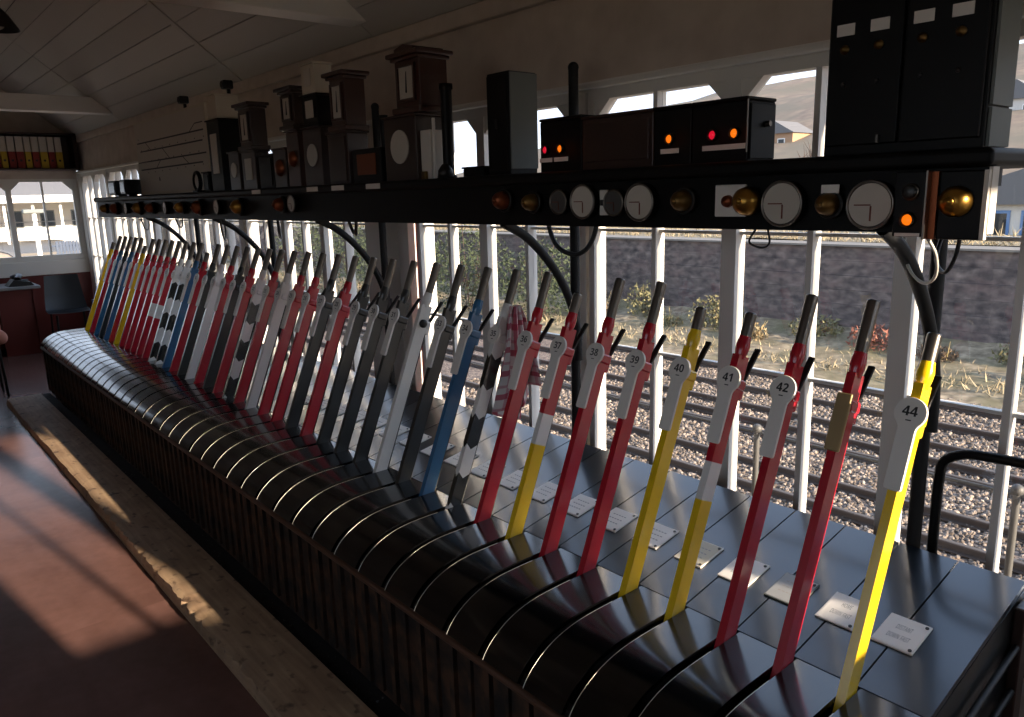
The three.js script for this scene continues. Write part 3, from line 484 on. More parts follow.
{ const t = lampBox(-0.42, -0.576, 1.714, 'black repeater box with red and orange lamps nearer the cabinet', [[-0.514, 'r', 0.029], [-0.455, 'o', 0.03]]); put('frame_edge', bx(0.231, 0.235, 1.6, 1.715, -0.424, -0.4215), mat.steel, t); put('side_panel', bx(0.24, 0.34, 1.585, 1.708, -0.421, -0.417, 0.002), mat.ebony, t); put('knob', new THREE.CylinderGeometry(0.006, 0.007, 0.012, 12).rotateX(Math.PI / 2).translate(0.3, 1.663, -0.411), mat.steel, t); }
{ const t = thing('grey_relay_box', 'upright box with black front and pale grey side', 'box', [0, 0, 0], SP); put('body', bx(0.25, 0.364, ST, 1.888, -1.373, -1.267, 0.004), mat.ebony, t); put('side_cover', bx(0.252, 0.362, ST + 0.02, 1.884, -1.2668, -1.262), mat.grey, t); put('front_cover', bx(0.244, 0.2495, ST + 0.01, 1.88, -1.368, -1.272, 0.003), mat.ebony, t); put('latch', bx(0.238, 0.244, 1.72, 1.75, -1.325, -1.315, 0.002), mat.darkSteel, t); }
{ const t = thing('low_black_block', 'low black block on the shelf beside the tall instrument', 'box', [0, 0, 0], SP); put('body', bx(0.24, 0.33, ST, 1.606, -1.5, -1.39, 0.004), mat.ebony, t); put('lid', bx(0.236, 0.334, 1.606, 1.612, -1.503, -1.387, 0.002), mat.shelf, t); }
// wooden block instrument with cornice
function blockInstrument(z0, z1, yb, yt, xb, label, opts = {}) {
  const t = thing('block_instrument', label, 'instrument', [0, 0, 0], SP), w = z0 - z1, xf = opts.xf ?? 0.245, m = opts.m ?? mat.mahogany;
  put('case', bx(xf, xb, yb + 0.02, yt - 0.03, z1, z0, 0.004), m, t); put('plinth', bx(xf - 0.014, xb + 0.008, yb, yb + 0.022, z1 - 0.012, z0 + 0.012, 0.005), m, t);
  put('cornice', bx(xf - 0.024, xb + 0.014, yt - 0.022, yt - 0.006, z1 - 0.024, z0 + 0.024, 0.005), m, t);
  put('cornice_moulding', bx(xf - 0.012, xb + 0.006, yt - 0.034, yt - 0.022, z1 - 0.012, z0 + 0.012, 0.004), m, t);
  if (opts.crest) { const g = prismX([[-(z0 - 0.02), yt - 0.006], [-(z0 - 0.02), yt + 0.006], [-(z0 + z1) / 2, yt + 0.018], [-(z1 + 0.02), yt + 0.006], [-(z1 + 0.02), yt - 0.006]], xf - 0.012, xb); put('crest', g, m, t); }
  const h = yt - yb - 0.08, fz0 = z0 - w * 0.2, fz1 = z1 + w * 0.2, fy0 = yb + 0.05, fy1 = yb + 0.05 + h * 0.8;
  put('face', bx(xf - 0.004, xf - 0.001, fy0, fy1, fz1, fz0, 0.001), mat.dial, t);
  put('face_frame', [bx(xf - 0.01, xf, fy0 - 0.01, fy1 + 0.01, fz1 - 0.01, fz1), bx(xf - 0.01, xf, fy0 - 0.01, fy1 + 0.01, fz0, fz0 + 0.01), bx(xf - 0.01, xf, fy1, fy1 + 0.01, fz1, fz0), bx(xf - 0.01, xf, fy0 - 0.01, fy0, fz1, fz0)], m, t);
  put('needle', rod([xf - 0.007, fy0 + h * 0.15, (z0 + z1) / 2], [xf - 0.007, fy1 - h * 0.12, (z0 + z1) / 2 + 0.004], 0.003, 0.001, 6), mat.plastic, t);
  return t;
}
function lowBox(z0, z1, yt, xb, label, m, kind = 'face', yb = ST) {
  const t = thing('shelf_box', label, 'box', [0, 0, 0], SP), xf = 0.245, w = z0 - z1, yc = (yb + yt) / 2;
  put('body', bx(xf, xb, yb, yt - 0.008, z1, z0, 0.004), m, t); put('lid', bx(xf - 0.008, xb + 0.006, yt - 0.008, yt, z1 - 0.006, z0 + 0.006, 0.003), m, t);
  if (kind === 'face') put('dial_face', faceOut(new THREE.CylinderGeometry(w * 0.28, w * 0.28, 0.004, 20)).translate(xf - 0.002, yc + 0.005, (z0 + z1) / 2), mat.dial, t);
  if (kind === 'dome') put('dome', faceOut(lathe([[w * 0.3, 0], [w * 0.26, 0.012], [w * 0.12, 0.02], [0.0001, 0.021]], 18)).translate(xf, yc, (z0 + z1) / 2), mat.copper, t);
  if (kind === 'window') put('window_pane', bx(xf - 0.004, xf, yc - (yt - yb) * 0.25, yc + (yt - yb) * 0.3, z1 + w * 0.25, z0 - w * 0.25, 0.002), mat.dial, t);
  if (kind === 'plain') put('front_panel', bx(xf - 0.004, xf, yb + 0.012, yt - 0.02, z1 + w * 0.12, z0 - w * 0.12, 0.002), m, t);
  return t;
}
blockInstrument(-1.735, -1.892, 1.812, 2.026, 0.364, 'tallest wooden clock-like instrument with cornice, nearest of its kind', { crest: true });
lowBox(-1.775, -1.99, 1.812, 0.375, 'dark wooden base box under the tallest instrument', mat.walnut, 'face');
{ const t = thing('cylinder_coil', 'dark upright cylinder beside the tallest wooden instrument', 'cylinder', [0.3, ST, -1.66], SP); put('tube', lathe([[0.0001, 0], [0.028, 0], [0.028, 0.012], [0.02, 0.016], [0.02, 0.3], [0.024, 0.302], [0.024, 0.32], [0.0001, 0.322]], 20), mat.ebony, t); put('white_rod', rod([-0.03, 0, -0.04], [-0.03, 0.21, -0.04], 0.006, 0.006, 8), mat.plate, t); put('terminal', lathe([[0.0001, 0], [0.03, 0], [0.026, 0.03], [0.012, 0.05], [0.0001, 0.052]], 16).translate(-0.03, 0, 0.02), mat.darkSteel, t); }
{ const t = thing('pale_panel_box', 'pale grey upright box tucked beside the tallest instrument', 'box', [0, 0, 0], SP); put('body', bx(0.26, 0.33, ST, 1.75, -1.772, -1.71, 0.003), mat.whiteWarm, t); put('terminal', bx(0.245, 0.259, ST, ST + 0.03, -1.755, -1.73, 0.003), mat.brassDull, t); }
{ const t = thing('low_switch_box', 'low dark box with small upright lamp between two wooden instruments', 'box', [0, 0, 0], SP); put('body', bx(0.245, 0.34, ST, 1.71, -2.24, -2.02, 0.004), mat.ebony, t); put('lamp_tube', rod([0.29, 1.71, -2.06], [0.29, 1.83, -2.06], 0.014, 0.017, 14), mat.ebony, t); put('panel', bx(0.241, 0.245, 1.61, 1.69, -2.2, -2.06, 0.002), mat.copper, t); }
blockInstrument(-2.266, -2.391, 1.79, 2.025, 0.337, 'second wooden cornice instrument with narrow white face');
lowBox(-2.27, -2.44, 1.79, 0.34, 'dark base box under the second wooden instrument', mat.walnut, 'plain');
lowBox(-2.516, -2.64, 2.088, 0.328, 'cream box stacked on a black box, nearer of two', mat.cream, 'window', 1.962);
lowBox(-2.51, -2.65, 1.961, 0.32, 'black box with window under the nearer cream box', mat.ebony, 'window', 1.83);
lowBox(-2.5, -2.67, 1.829, 0.33, 'brown box with white dial under the black windowed box', mat.walnut, 'face');
blockInstrument(-2.735, -2.861, 1.828, 2.02, 0.31, 'third wooden cornice instrument with narrow white face', { m: mat.walnut });
lowBox(-2.72, -2.84, 1.827, 0.31, 'brown box with copper dome under the third instrument', mat.mahogany, 'dome');
lowBox(-2.86, -2.994, 1.76, 0.3, 'small brown box with copper dome in front of the gap', mat.walnut, 'dome');
blockInstrument(-3.219, -3.37, 1.77, 2.003, 0.325, 'fourth and farthest wooden cornice instrument', { m: mat.walnut });
lowBox(-3.21, -3.38, 1.769, 0.32, 'grey-faced box under the farthest cornice instrument', mat.walnut, 'window');
lowBox(-3.42, -3.556, 1.775, 0.32, 'grey box with dial beside the farthest cornice instrument', mat.walnut, 'face');
lowBox(-3.0, -3.17, 1.74, 0.3, 'low dark box in the gap before the third instrument', mat.ebony, 'plain');
lowBox(-3.66, -3.8, 2.087, 0.372, 'cream box on a tall black box by the track diagram', mat.cream, 'none', 1.96);
lowBox(-3.65, -3.83, 1.958, 0.36, 'tall black box under the far cream box', mat.ebony, 'window');
{ const t = thing('round_gauge', 'round black-rimmed gauge on the shelf by the track diagram', 'gauge', [0.24, ST, -4.05], SP); put('rim', faceOut(new THREE.TorusGeometry(0.05, 0.012, 8, 24).rotateX(Math.PI / 2)).translate(0, 0.062, 0), mat.ebony, t); put('face', faceOut(new THREE.CylinderGeometry(0.048, 0.048, 0.012, 24)).translate(0.004, 0.062, 0), mat.dial, t); put('foot', bx(-0.02, 0.05, 0, 0.012, -0.04, 0.04, 0.003), mat.ebony, t); }
lowBox(-3.87, -3.97, 1.69, 0.33, 'small black box beside the round gauge', mat.ebony, 'plain');
{ // track diagram
  const t = thing('track_diagram', 'pale track diagram board with dark line plan standing on the shelf', 'diagram', [0, 0, 0]);
  const tex = canvasTex(1024, 320, (x) => {
    x.fillStyle = '#c6bdb0'; x.fillRect(0, 0, 1024, 320); x.strokeStyle = '#2a2622'; x.lineWidth = 6;
    for (const [y, a, b] of [[90, 20, 1000], [130, 60, 980], [180, 10, 1010], [215, 40, 960]]) { x.beginPath(); x.moveTo(a, y); x.lineTo(b, y); x.stroke(); }
    x.lineWidth = 4; for (const [a, y, b, y2] of [[160, 90, 240, 130], [420, 130, 520, 180], [700, 180, 780, 215], [820, 90, 900, 60], [900, 60, 1000, 60], [300, 215, 380, 180]]) { x.beginPath(); x.moveTo(a, y); x.lineTo(b, y2); x.stroke(); }
    x.fillStyle = '#2a2622'; for (let i = 0; i < 26; i++) x.fillRect(40 + i * 38, 70 + (i * 53) % 160, 12, 4);
    x.beginPath(); x.arc(330, 265, 10, 0, 7); x.fill();
  });
  put('backing_board', bx(0.34, 0.36, ST, 2.09, -5.55, -4.1, 0.003), mat.cream, t);
  const d = new THREE.PlaneGeometry(1.42, 0.47); d.rotateY(-Math.PI / 2); d.translate(0.3385, 1.84, -4.825); put('drawing', d, new THREE.MeshPhysicalMaterial({ map: tex, roughness: 0.6 }), t);
  for (const z of [-5.3, -4.4]) put('support', prism([[0.36, ST], [0.46, ST], [0.36, 1.9]], z - 0.01, z + 0.01), mat.walnut, t);
}
for (const [z0, z1, l] of [[-5.58, -5.72, 'small black monitor nearer the track diagram'], [-5.86, -6.05, 'small black monitor at the far tip of the shelf']]) {
  const t = thing('small_monitor', l, 'monitor', [0, 0, 0]); put('casing', bx(0.24, 0.36, ST + 0.015, 1.7, z1, z0, 0.008), mat.plastic, t); put('screen', bx(0.236, 0.24, ST + 0.03, 1.685, z1 + 0.015, z0 - 0.015, 0.002), mat.windowDark, t); put('foot', bx(0.27, 0.33, ST, ST + 0.015, z1 + 0.04, z0 - 0.04), mat.plastic, t);
}
for (const [x, y, z, l] of [[0.35, 2.09, -4.45, 'small black spotlight on top of the track diagram'], [0.33, 2.087, -3.68, 'small black camera box on the far cream box']]) {
  const t = thing('small_spotlight', l, 'spotlight', [x, y, z]); t.scale.setScalar(0.7); put('head', bx(-0.05, 0.03, 0.035, 0.1, -0.035, 0.035, 0.012), mat.plastic, t); put('mount', bx(-0.012, 0.012, 0, 0.04, -0.012, 0.012, 0.003), mat.plastic, t); put('front_glass', faceOut(new THREE.CylinderGeometry(0.024, 0.024, 0.006, 16)).translate(-0.052, 0.067, 0), mat.windowDark, t);
}
// label strips along the front edge of the shelf top
[[-1.93, 'white label card on the shelf edge below the tallest instrument'], [-2.2, 'white label card on the shelf edge below the second instrument'], [-2.42, 'white label card on the shelf edge below the cream box'], [-3.0, 'white label card on the shelf edge below the third instrument']].forEach(([z, l]) => tag(put('shelf_label', bx(SX - 0.023, SX - 0.0205, 1.553, 1.572, z - 0.05, z + 0.05, 0.001), mat.whiteWarm), l, 'label', 'cards on the shelf edge'));

// ---------------------------------------------------------------- cables
const cable = (pts, r, m, l) => tag(put('cable', tube(pts, r, 40, 8), m), l, 'cable', 'cables under the shelf');
cable([[0.18, 1.425, -0.0], [0.2, 1.39, 0.012], [0.24, 1.345, 0.0], [0.3, 1.322, -0.045], [0.36, 1.345, -0.1], [0.4, 1.4, -0.13], [0.42, 1.545, -0.14]], 0.0032, mat.cableWhite, 'pale cable looping down under the orange lamp unit');
cable([[0.4, 1.545, -0.02], [0.42, 1.38, -0.03], [0.45, 1.33, -0.06], [0.5, 1.35, -0.1], [0.56, 1.42, -0.11]], 0.0045, mat.cableBlack, 'thin dark cable loop behind the nearest pole');
cable([[0.42, 1.545, -1.29], [0.43, 1.4, -1.285], [0.44, 1.34, -1.25], [0.46, 1.322, -1.19], [0.47, 1.35, -1.145], [0.48, 1.42, -1.12], [0.48, 1.545, -1.12]], 0.008, mat.cableBlack, 'thick black cable loop by the second pole');
cable([[0.2, 1.43, -0.37], [0.2, 1.4, -0.385], [0.21, 1.388, -0.36], [0.2, 1.4, -0.335], [0.2, 1.43, -0.34]], 0.0025, mat.cableBlack, 'small thin wire loop under the large brass bell');
for (let i = 0; i < 5; i++) { const z = -2.2 - i * 0.75, d = 0.06 + 0.03 * (i % 3); cable([[0.22, 1.54, z + 0.02], [0.22, 1.43, z], [0.25, 1.43 - d * 0.8, z - 0.06], [0.3, 1.43 - d, z - 0.16], [0.34, 1.43 - d * 0.6, z - 0.26], [0.36, 1.44, z - 0.32], [0.36, 1.545, z - 0.34]], 0.007 - 0.0006 * i, mat.cableBlack, `black cable sagging under the far shelf, ${nth(i)} beyond the thick post bracket`); }
// ---------------------------------------------------------------- handrail by the window
{
  const t = thing('window_handrail', 'black hooped handrail between the table and the near window', 'handrail');
  put('tube', tube([[0.615, 0.55, -0.092], [0.615, 0.7, -0.093], [0.615, 0.8, -0.092], [0.615, 0.85, -0.085], [0.615, 0.878, -0.045], [0.615, 0.886, 0.02], [0.615, 0.888, 0.2], [0.615, 0.89, 0.5]], 0.0125, 60, 12), mat.ebony, t);
  put('flange', rod([0.615, 0.546, -0.092], [0.615, 0.556, -0.092], 0.025, 0.025, 16), mat.ebony, t); put('end_post', rod([0.615, 0.546, 0.5], [0.615, 0.89, 0.5], 0.0125, 0.0125, 12), mat.ebony, t);
}
// ---------------------------------------------------------------- far end furniture
{
  const t = thing('desk', 'red-brown wooden desk with grey top at the far end wall', 'desk');
  put('desk_top', bx(-1.3, 0.1, 0.69, 0.72, -9.3, -8.72, 0.006), mat.deskTop, t); put('side_panel', bx(0.03, 0.06, 0, 0.69, -9.28, -8.78), mat.redWood, t); put('front_panel', bx(-0.28, 0.03, 0, 0.69, -8.84, -8.8), mat.redWood, t); put('side_panel', bx(-1.25, -1.22, 0, 0.69, -9.28, -8.78), mat.redWood, t); put('modesty_panel', bx(-1.22, 0.03, 0.2, 0.69, -9.28, -9.26), mat.redWood, t);
}
{
  const t = thing('telephone', 'black telephone on the far desk', 'telephone', [-0.06, 0.72, -8.9]); t.scale.set(1.5, 0.95, 1.3);
  put('base', prism([[-0.08, 0], [0.08, 0], [0.06, 0.04], [-0.04, 0.07]], -0.09, 0.09), mat.plastic, t); put('handset', tube([[-0.02, 0.085, -0.1], [0, 0.105, -0.05], [0, 0.11, 0], [0, 0.105, 0.05], [-0.02, 0.085, 0.1]], 0.022, 20, 10), mat.plastic, t); put('keypad', bx(0.0, 0.055, 0.052, 0.06, -0.03, 0.03), mat.darkSteel, t);
}
{
  const t = thing('plastic_chair', 'black moulded plastic chair in front of the far wall', 'chair', [0.31, 0, -8.55]);
  const seat = (() => { const w = 14, h = 18, p = [], ix = []; for (let j = 0; j <= h; j++) for (let i = 0; i <= w; i++) { const u = i / w - 0.5, v = j / h; let x, y, z; if (v < 0.5) { const q = v * 2; z = 0.2 - 0.38 * q; y = 0.43 + 0.012 * Math.cos(q * 6) + 0.05 * u * u; x = u * 0.4; } else { const q = (v - 0.5) * 2; z = -0.18 - 0.03 * Math.min(1, q * 3) - 0.05 * q + 0.12 * u * u; y = 0.435 + 0.37 * q; x = u * (0.4 - 0.08 * q); } p.push(x, y, z); } for (let j = 0; j < h; j++) for (let i = 0; i < w; i++) { const a = j * (w + 1) + i; ix.push(a, a + 1, a + w + 1, a + 1, a + w + 2, a + w + 1); } const g = new THREE.BufferGeometry(); g.setAttribute('position', new THREE.Float32BufferAttribute(p, 3)); g.setIndex(ix); g.computeVertexNormals(); return uvm(g); })();
  put('seat_shell', seat, new THREE.MeshPhysicalMaterial({ color: '#24282b', roughness: 0.4, side: THREE.DoubleSide }), t);
  for (const x of [-0.17, 0.17]) for (const z of [-0.15, 0.15]) put('leg', rod([x, 0, z * 1.2], [x * 0.9, 0.425, z], 0.011, 0.011, 8), mat.darkSteel, t);
}
{
  const t = thing('padded_stool', 'pink padded seat on a dark metal leg at the left edge', 'stool', [-0.62, 0, -6.9]);
  put('cushion', new RoundedBoxGeometry(0.2, 0.1, 0.3, 4, 0.048).translate(0, 0.58, 0), mat.pad, t); put('lower_cushion', new RoundedBoxGeometry(0.27, 0.11, 0.34, 4, 0.052).translate(0, 0.49, 0), mat.pad, t);
  for (const x of [-0.1, 0.06]) for (const z of [-0.12, 0.12]) put('leg', rod([x * 1.2, 0, z * 1.2], [x, 0.44, z], 0.011, 0.011, 8), mat.darkSteel, t);
}
{ // binder shelf over the far window
  const t = thing('binder_shelf', 'dark wooden shelf of box files above the far window', 'shelf', [0, 0, 0]);
  put('bottom_board', bx(-1.2, 0.7, 1.905, 1.925, FAR + 0.01, FAR + 0.3, 0.004), mat.walnut, t); put('top_board', bx(-1.2, 0.7, 2.27, 2.29, FAR + 0.01, FAR + 0.3, 0.004), mat.walnut, t); put('side_board', bx(0.66, 0.7, 1.925, 2.27, FAR + 0.01, FAR + 0.3), mat.walnut, t); put('side_board', bx(-1.2, -1.17, 1.925, 2.27, FAR + 0.01, FAR + 0.3), mat.walnut, t); put('back_board', bx(-1.17, 0.66, 1.925, 2.27, FAR + 0.01, FAR + 0.02), mat.walnut, t);
  const cR = M('#8c2a20', 0.6), cY = M('#c2a028', 0.6), cP = M('#cfc6b8', 0.6);
  let x = 0.56, i = 0;
  while (x > -1.1) {
    const w = [0.07, 0.062, 0.075][i % 3], yel = [0, 2, 4, 7, 9].includes(i % 11);
    const b = thing('box_file', `${yel ? 'yellow' : 'red'} and white box file, ${i === 0 ? 'first' : nth(i)} from the window wall end`, 'binder', [x - w / 2, 1.925, FAR + 0.14], 'box files over the far window');
    put('spine_lower', bx(-w / 2 + 0.003, w / 2 - 0.003, 0, 0.17, -0.11, 0.11, 0.003), yel ? cY : cR, b); put('spine_upper', bx(-w / 2 + 0.003, w / 2 - 0.003, 0.17, 0.325, -0.11, 0.11, 0.003), cP, b); put('finger_hole', new THREE.CylinderGeometry(0.012, 0.012, 0.004, 12).rotateX(Math.PI / 2).translate(0, 0.08, 0.111), mat.plastic, b);
    x -= w + 0.004; i++;
  }
}
{ const t = thing('pendant_lamp', 'black enamel pendant lampshade at the top left edge', 'lamp', [-0.64, 2.36, -4.0]); put('shade', lathe([[0.09, 0], [0.085, 0.012], [0.05, 0.07], [0.022, 0.1], [0.022, 0.13], [0.0001, 0.132]], 24), new THREE.MeshPhysicalMaterial({ color: '#151413', roughness: 0.4, side: THREE.DoubleSide }), t); put('flex', rod([0, 0.13, 0], [0, ceilY(-0.64) - 2.36, 0], 0.004, 0.004, 6), mat.cableBlack, t); put('bulb', new THREE.SphereGeometry(0.03, 14, 10).translate(0, 0.03, 0), mat.cream, t); }

// ---------------------------------------------------------------- outside
const G = -2.6;
struct(put('ground', (() => { const g = new THREE.PlaneGeometry(17, 190, 1, 1); g.rotateX(-Math.PI / 2); g.translate(9.2, G, -70); return uvm(g); })(), mat.ballast), 'pale stone railway ballast outside the windows', 'ballast');
struct(put('ground_earth', uvm(new THREE.PlaneGeometry(400, 400).rotateX(-Math.PI / 2).translate(60, G - 0.05, -60)), mat.bank), 'rough earth around the tracks', 'ground');
{ // loose ballast stones
  const g = new THREE.IcosahedronGeometry(1, 0), N = 42000, im = new THREE.InstancedMesh(g, mat.stone, N), m4 = new THREE.Matrix4(), q = new THREE.Quaternion(), e = new THREE.Euler(), c = new THREE.Color();
  for (let i = 0; i < N; i++) { const s = rr(0.018, 0.04), x = 6.0 + 8.5 * Math.pow(rnd(), 1.2); e.set(rr(0, 6), rr(0, 6), rr(0, 6)); q.setFromEuler(e); m4.compose(V(x, G + s * 0.25, rr(-13, 0.8)), q, V(s * rr(0.8, 1.3), s * rr(0.6, 0.9), s)); im.setMatrixAt(i, m4); const t = rnd(); c.setRGB(0.1 + 0.33 * t * t, 0.077 + 0.26 * t * t, 0.058 + 0.2 * t * t); im.setColorAt(i, c); }
  im.name = 'ballast_stones'; im.castShadow = im.receiveShadow = true; scene.add(im); tag(im, 'loose pale ballast stones between the rails', 'ballast', null, 'stuff');
}
{ // rails
  const prof = [[-0.07, 0], [0.07, 0], [0.07, 0.012], [0.012, 0.02], [0.012, 0.065], [0.036, 0.075], [0.036, 0.1], [0.03, 0.105], [-0.03, 0.105], [-0.036, 0.1], [-0.036, 0.075], [-0.012, 0.065], [-0.012, 0.02], [-0.07, 0.012]];
  [7.65, 8.5, 9.85, 10.4, 11.15, 12.3, 13.6].forEach((x, i) => {
    const t = thing('running_rail', `brown steel rail in the ballast, ${i ? nth(i) : 'first'} out from the signal box`, 'rail', [x, G + 0.02, 0], 'rails outside the windows');
    put('rail_body', toCreasedNormals(prism(prof, -48, 8), 0.5), mat.rail, t); put('rail_head', bx(-0.028, 0.028, 0.105, 0.1075, -48, 8), mat.railTop, t);
  });
}
// retaining wall of long courses with pale coping
{
  const t = thing('retaining_wall', 'dark weathered retaining wall behind the tracks', 'wall');
  for (let k = 0; k < 7; k++) put('course', bx(17.9 + 0.012 * (k % 2) + 0.02 * k, 18.9, G + k * 0.37, G + k * 0.37 + 0.366, -60, 12), mat.farWall, t);
  put('coping', bx(17.95, 18.9, G + 2.59, G + 2.64, -60, 12), mat.coping, t);
}
struct(put('ground_bank', (() => { const g = new THREE.PlaneGeometry(60, 160, 40, 60); g.rotateX(-Math.PI / 2); const p = g.attributes.position; for (let i = 0; i < p.count; i++) { const x = p.getX(i) + 30, z = p.getZ(i); p.setY(i, 0.05 - 0.045 * Math.min(30, x) + 0.2 * fbm(x * 0.3, z * 0.3, 7)); } g.computeVertexNormals(); g.translate(48.9, 0, -60); return uvm(g); })(), mat.bank), 'grassy ground above the retaining wall', 'ground');
struct(put('ground_verge', (() => { const g = new THREE.PlaneGeometry(4.2, 120, 16, 240); g.rotateX(-Math.PI / 2); const p = g.attributes.position; for (let i = 0; i < p.count; i++) { const x = p.getX(i) + 2.1, z = p.getZ(i); p.setY(i, x < 0.05 ? -0.03 : 0.02 + 0.03 * x * x + 0.3 * Math.max(0, fbm(x * 1.3, z * 1.3, 5))); } g.computeVertexNormals(); g.translate(15.9, G, -50); return uvm(g); })(), mat.bank), 'tan weedy verge along the foot of the dark wall', 'ground');
function leaves(n, rx, ry, rz, s, up = 0) { const pos = []; for (let i = 0; i < n; i++) { const a = rr(0, 6.283), b = Math.acos(rr(-1, 1)), r = Math.pow(rnd(), 0.4), c = V(rx * r * Math.sin(b) * Math.cos(a), ry * r * Math.cos(b), rz * r * Math.sin(b) * Math.sin(a)), d = V(rr(-1, 1), rr(-1, 1) + up, rr(-1, 1)).normalize(), e = V(rr(-1, 1), rr(-1, 1), rr(-1, 1)).cross(d).normalize(); const l = s * rr(0.6, 1.4); for (const p of [c.clone().addScaledVector(e, -l * 0.3), c.clone().addScaledVector(e, l * 0.3), c.clone().addScaledVector(d, l)]) pos.push(p.x, p.y, p.z); } const g = new THREE.BufferGeometry(); g.setAttribute('position', new THREE.Float32BufferAttribute(pos, 3)); g.computeVertexNormals(); g.setAttribute('uv', new THREE.Float32BufferAttribute(new Float32Array(pos.length / 3 * 2), 2)); return g; }
{ // dry grass along the foot of the wall and on its top
  const blade = new THREE.ConeGeometry(0.02, 1, 3).translate(0, 0.5, 0), N = 9000, im = new THREE.InstancedMesh(blade, mat.stone, N), m4 = new THREE.Matrix4(), q = new THREE.Quaternion(), e = new THREE.Euler(), c = new THREE.Color();
  for (let i = 0; i < N; i++) { const top = i % 3 === 0, x = top ? rr(18.9, 22) : rr(14.6, 17.8), z = rr(-40, 2); e.set(rr(-1.1, 1.1), rr(0, 6), rr(-1.1, 1.1)); q.setFromEuler(e); const s = rr(0.4, 1.5); m4.compose(V(x, top ? 0.02 : G + 0.12, z), q, V(s, (top ? 0.4 : 0.22) * s * (0.7 + fbm(z * 0.5, x, 2)), s)); im.setMatrixAt(i, m4); const t = rnd(); c.setRGB(0.16 + 0.26 * t, 0.135 + 0.2 * t, 0.085 + 0.12 * t); im.setColorAt(i, c); }
  im.name = 'dry_grass'; im.castShadow = im.receiveShadow = true; scene.add(im); tag(im, 'dry straw-coloured grass at the foot and top of the dark wall', 'grass', null, 'stuff');
}
[[17.2, -9.2, 0.7, 0.75, 'leafOlive', 'olive weed bush in front of the dark wall between the nearer mullions'], [16.9, -12.0, 0.8, 1.0, 'leafOlive', 'olive shrub against the dark wall beside the white post'], [17.0, -7.6, 0.6, 0.7, 'leafRust', 'rusty red-berried shrub against the dark wall'], [17.2, -4.6, 0.5, 0.6, 'leafOlive', 'small weed clump at the near stretch of the dark wall'], [17.1, -14.8, 0.6, 1.1, 'leafOlive', 'tall pale weed by the dark wall near the second pole'],
 [15.6, -17.8, 1.5, 2.2, 'leafGreen', 'dark green bush, nearest of the green thicket'], [15.3, -21.4, 1.8, 2.5, 'leafGreen', 'dark green bush in the middle of the green thicket'], [15.0, -25.9, 2.2, 2.7, 'leafGreen', 'dark green bush toward the far end of the green thicket'], [14.9, -31.4, 2.7, 3.0, 'leafGreen', 'farthest dark green bush of the thicket']].forEach(([x, z, r, h, m, l]) => {
  const t = thing('shrub', l, 'shrub', [x, G, z], 'shrubs along the dark wall');
  put('foliage', leaves(Math.round(700 * r * (h > 2 ? 2.2 : 1.2)), r * 0.9, h * 0.62, r, 0.11, 0.6).translate(0, h * 0.62, 0), mat[m], t);
  for (let k = 0; k < 5; k++) put('stem', rod([rr(-0.1, 0.1), 0, rr(-0.1, 0.1)], [rr(-0.5, 0.5) * r, h * rr(0.7, 1.3), rr(-0.5, 0.5) * r], 0.02, 0.008, 5), mat.bark, t);
});
const weedZ = [-1.4, -2.8, -6.1, -10.6, -13.5, -16.0];
for (let k = 0; k < 6; k++) { // low brown scrub at the foot of the wall
  const x = rr(16.2, 17.2), z = weedZ[k], r = rr(0.42, 0.55), h = rr(0.35, 0.8), t = thing('weed_clump', `low brown weed clump at the foot of the dark wall, ${k ? nth(k) : 'first'} from the near end`, 'weeds', [x, G + 0.06, z], 'brown weeds along the dark wall');
  put('foliage', leaves(520, r * 0.7, h * 0.55, r, 0.09, 1.2).translate(0, h * 0.5, 0), [mat.straw2, mat.leafOlive, mat.brownLeaf][k % 3], t);
  for (let q = 0; q < 4; q++) put('stem', rod([rr(-0.1, 0.1), -0.05, rr(-0.2, 0.2)], [rr(-0.3, 0.3), h * rr(0.9, 1.7), rr(-0.4, 0.4)], 0.012, 0.005, 4), mat.straw, t);
}
function tree(x, z, h, base, label, leafMat) {
  const t = thing('tree', label, 'tree', [x, base, z], 'trees behind the wall'), gs = [];
  const grow = (a, d, l, r, k) => { const b = a.clone().addScaledVector(d, l); gs.push(rod(a.toArray(), b.toArray(), r, r * 0.65, 5)); if (k > 0) for (let i = 0; i < 3; i++) grow(b.clone().addScaledVector(d, -l * 0.25 * i), d.clone().add(V(rr(-0.8, 0.8), rr(-0.1, 0.5), rr(-0.8, 0.8))).normalize(), l * 0.72, r * 0.6, k - 1); };
  grow(V(0, 0, 0), V(0, 1, 0), h * 0.34, h * 0.018, 4); put('branches', gs, mat.bark, t);
  if (leafMat) put('foliage', leaves(700, h * 0.3, h * 0.32, h * 0.3, 0.35).translate(0, h * 0.68, 0), leafMat, t);
}
tree(38, -46, 7.4, -0.95, 'bare tree showing through the window beside the tallest instrument', mat.leafOlive);
tree(30, -15.5, 4.9, -0.6, 'bare pale tree seen beside the tall black cabinet', null); tree(33, -18.2, 5.1, -0.75, 'bare tree behind the lamp boxes', null); tree(42, -36, 7.2, -1.2, 'bare tree seen left of the lamp boxes', null);
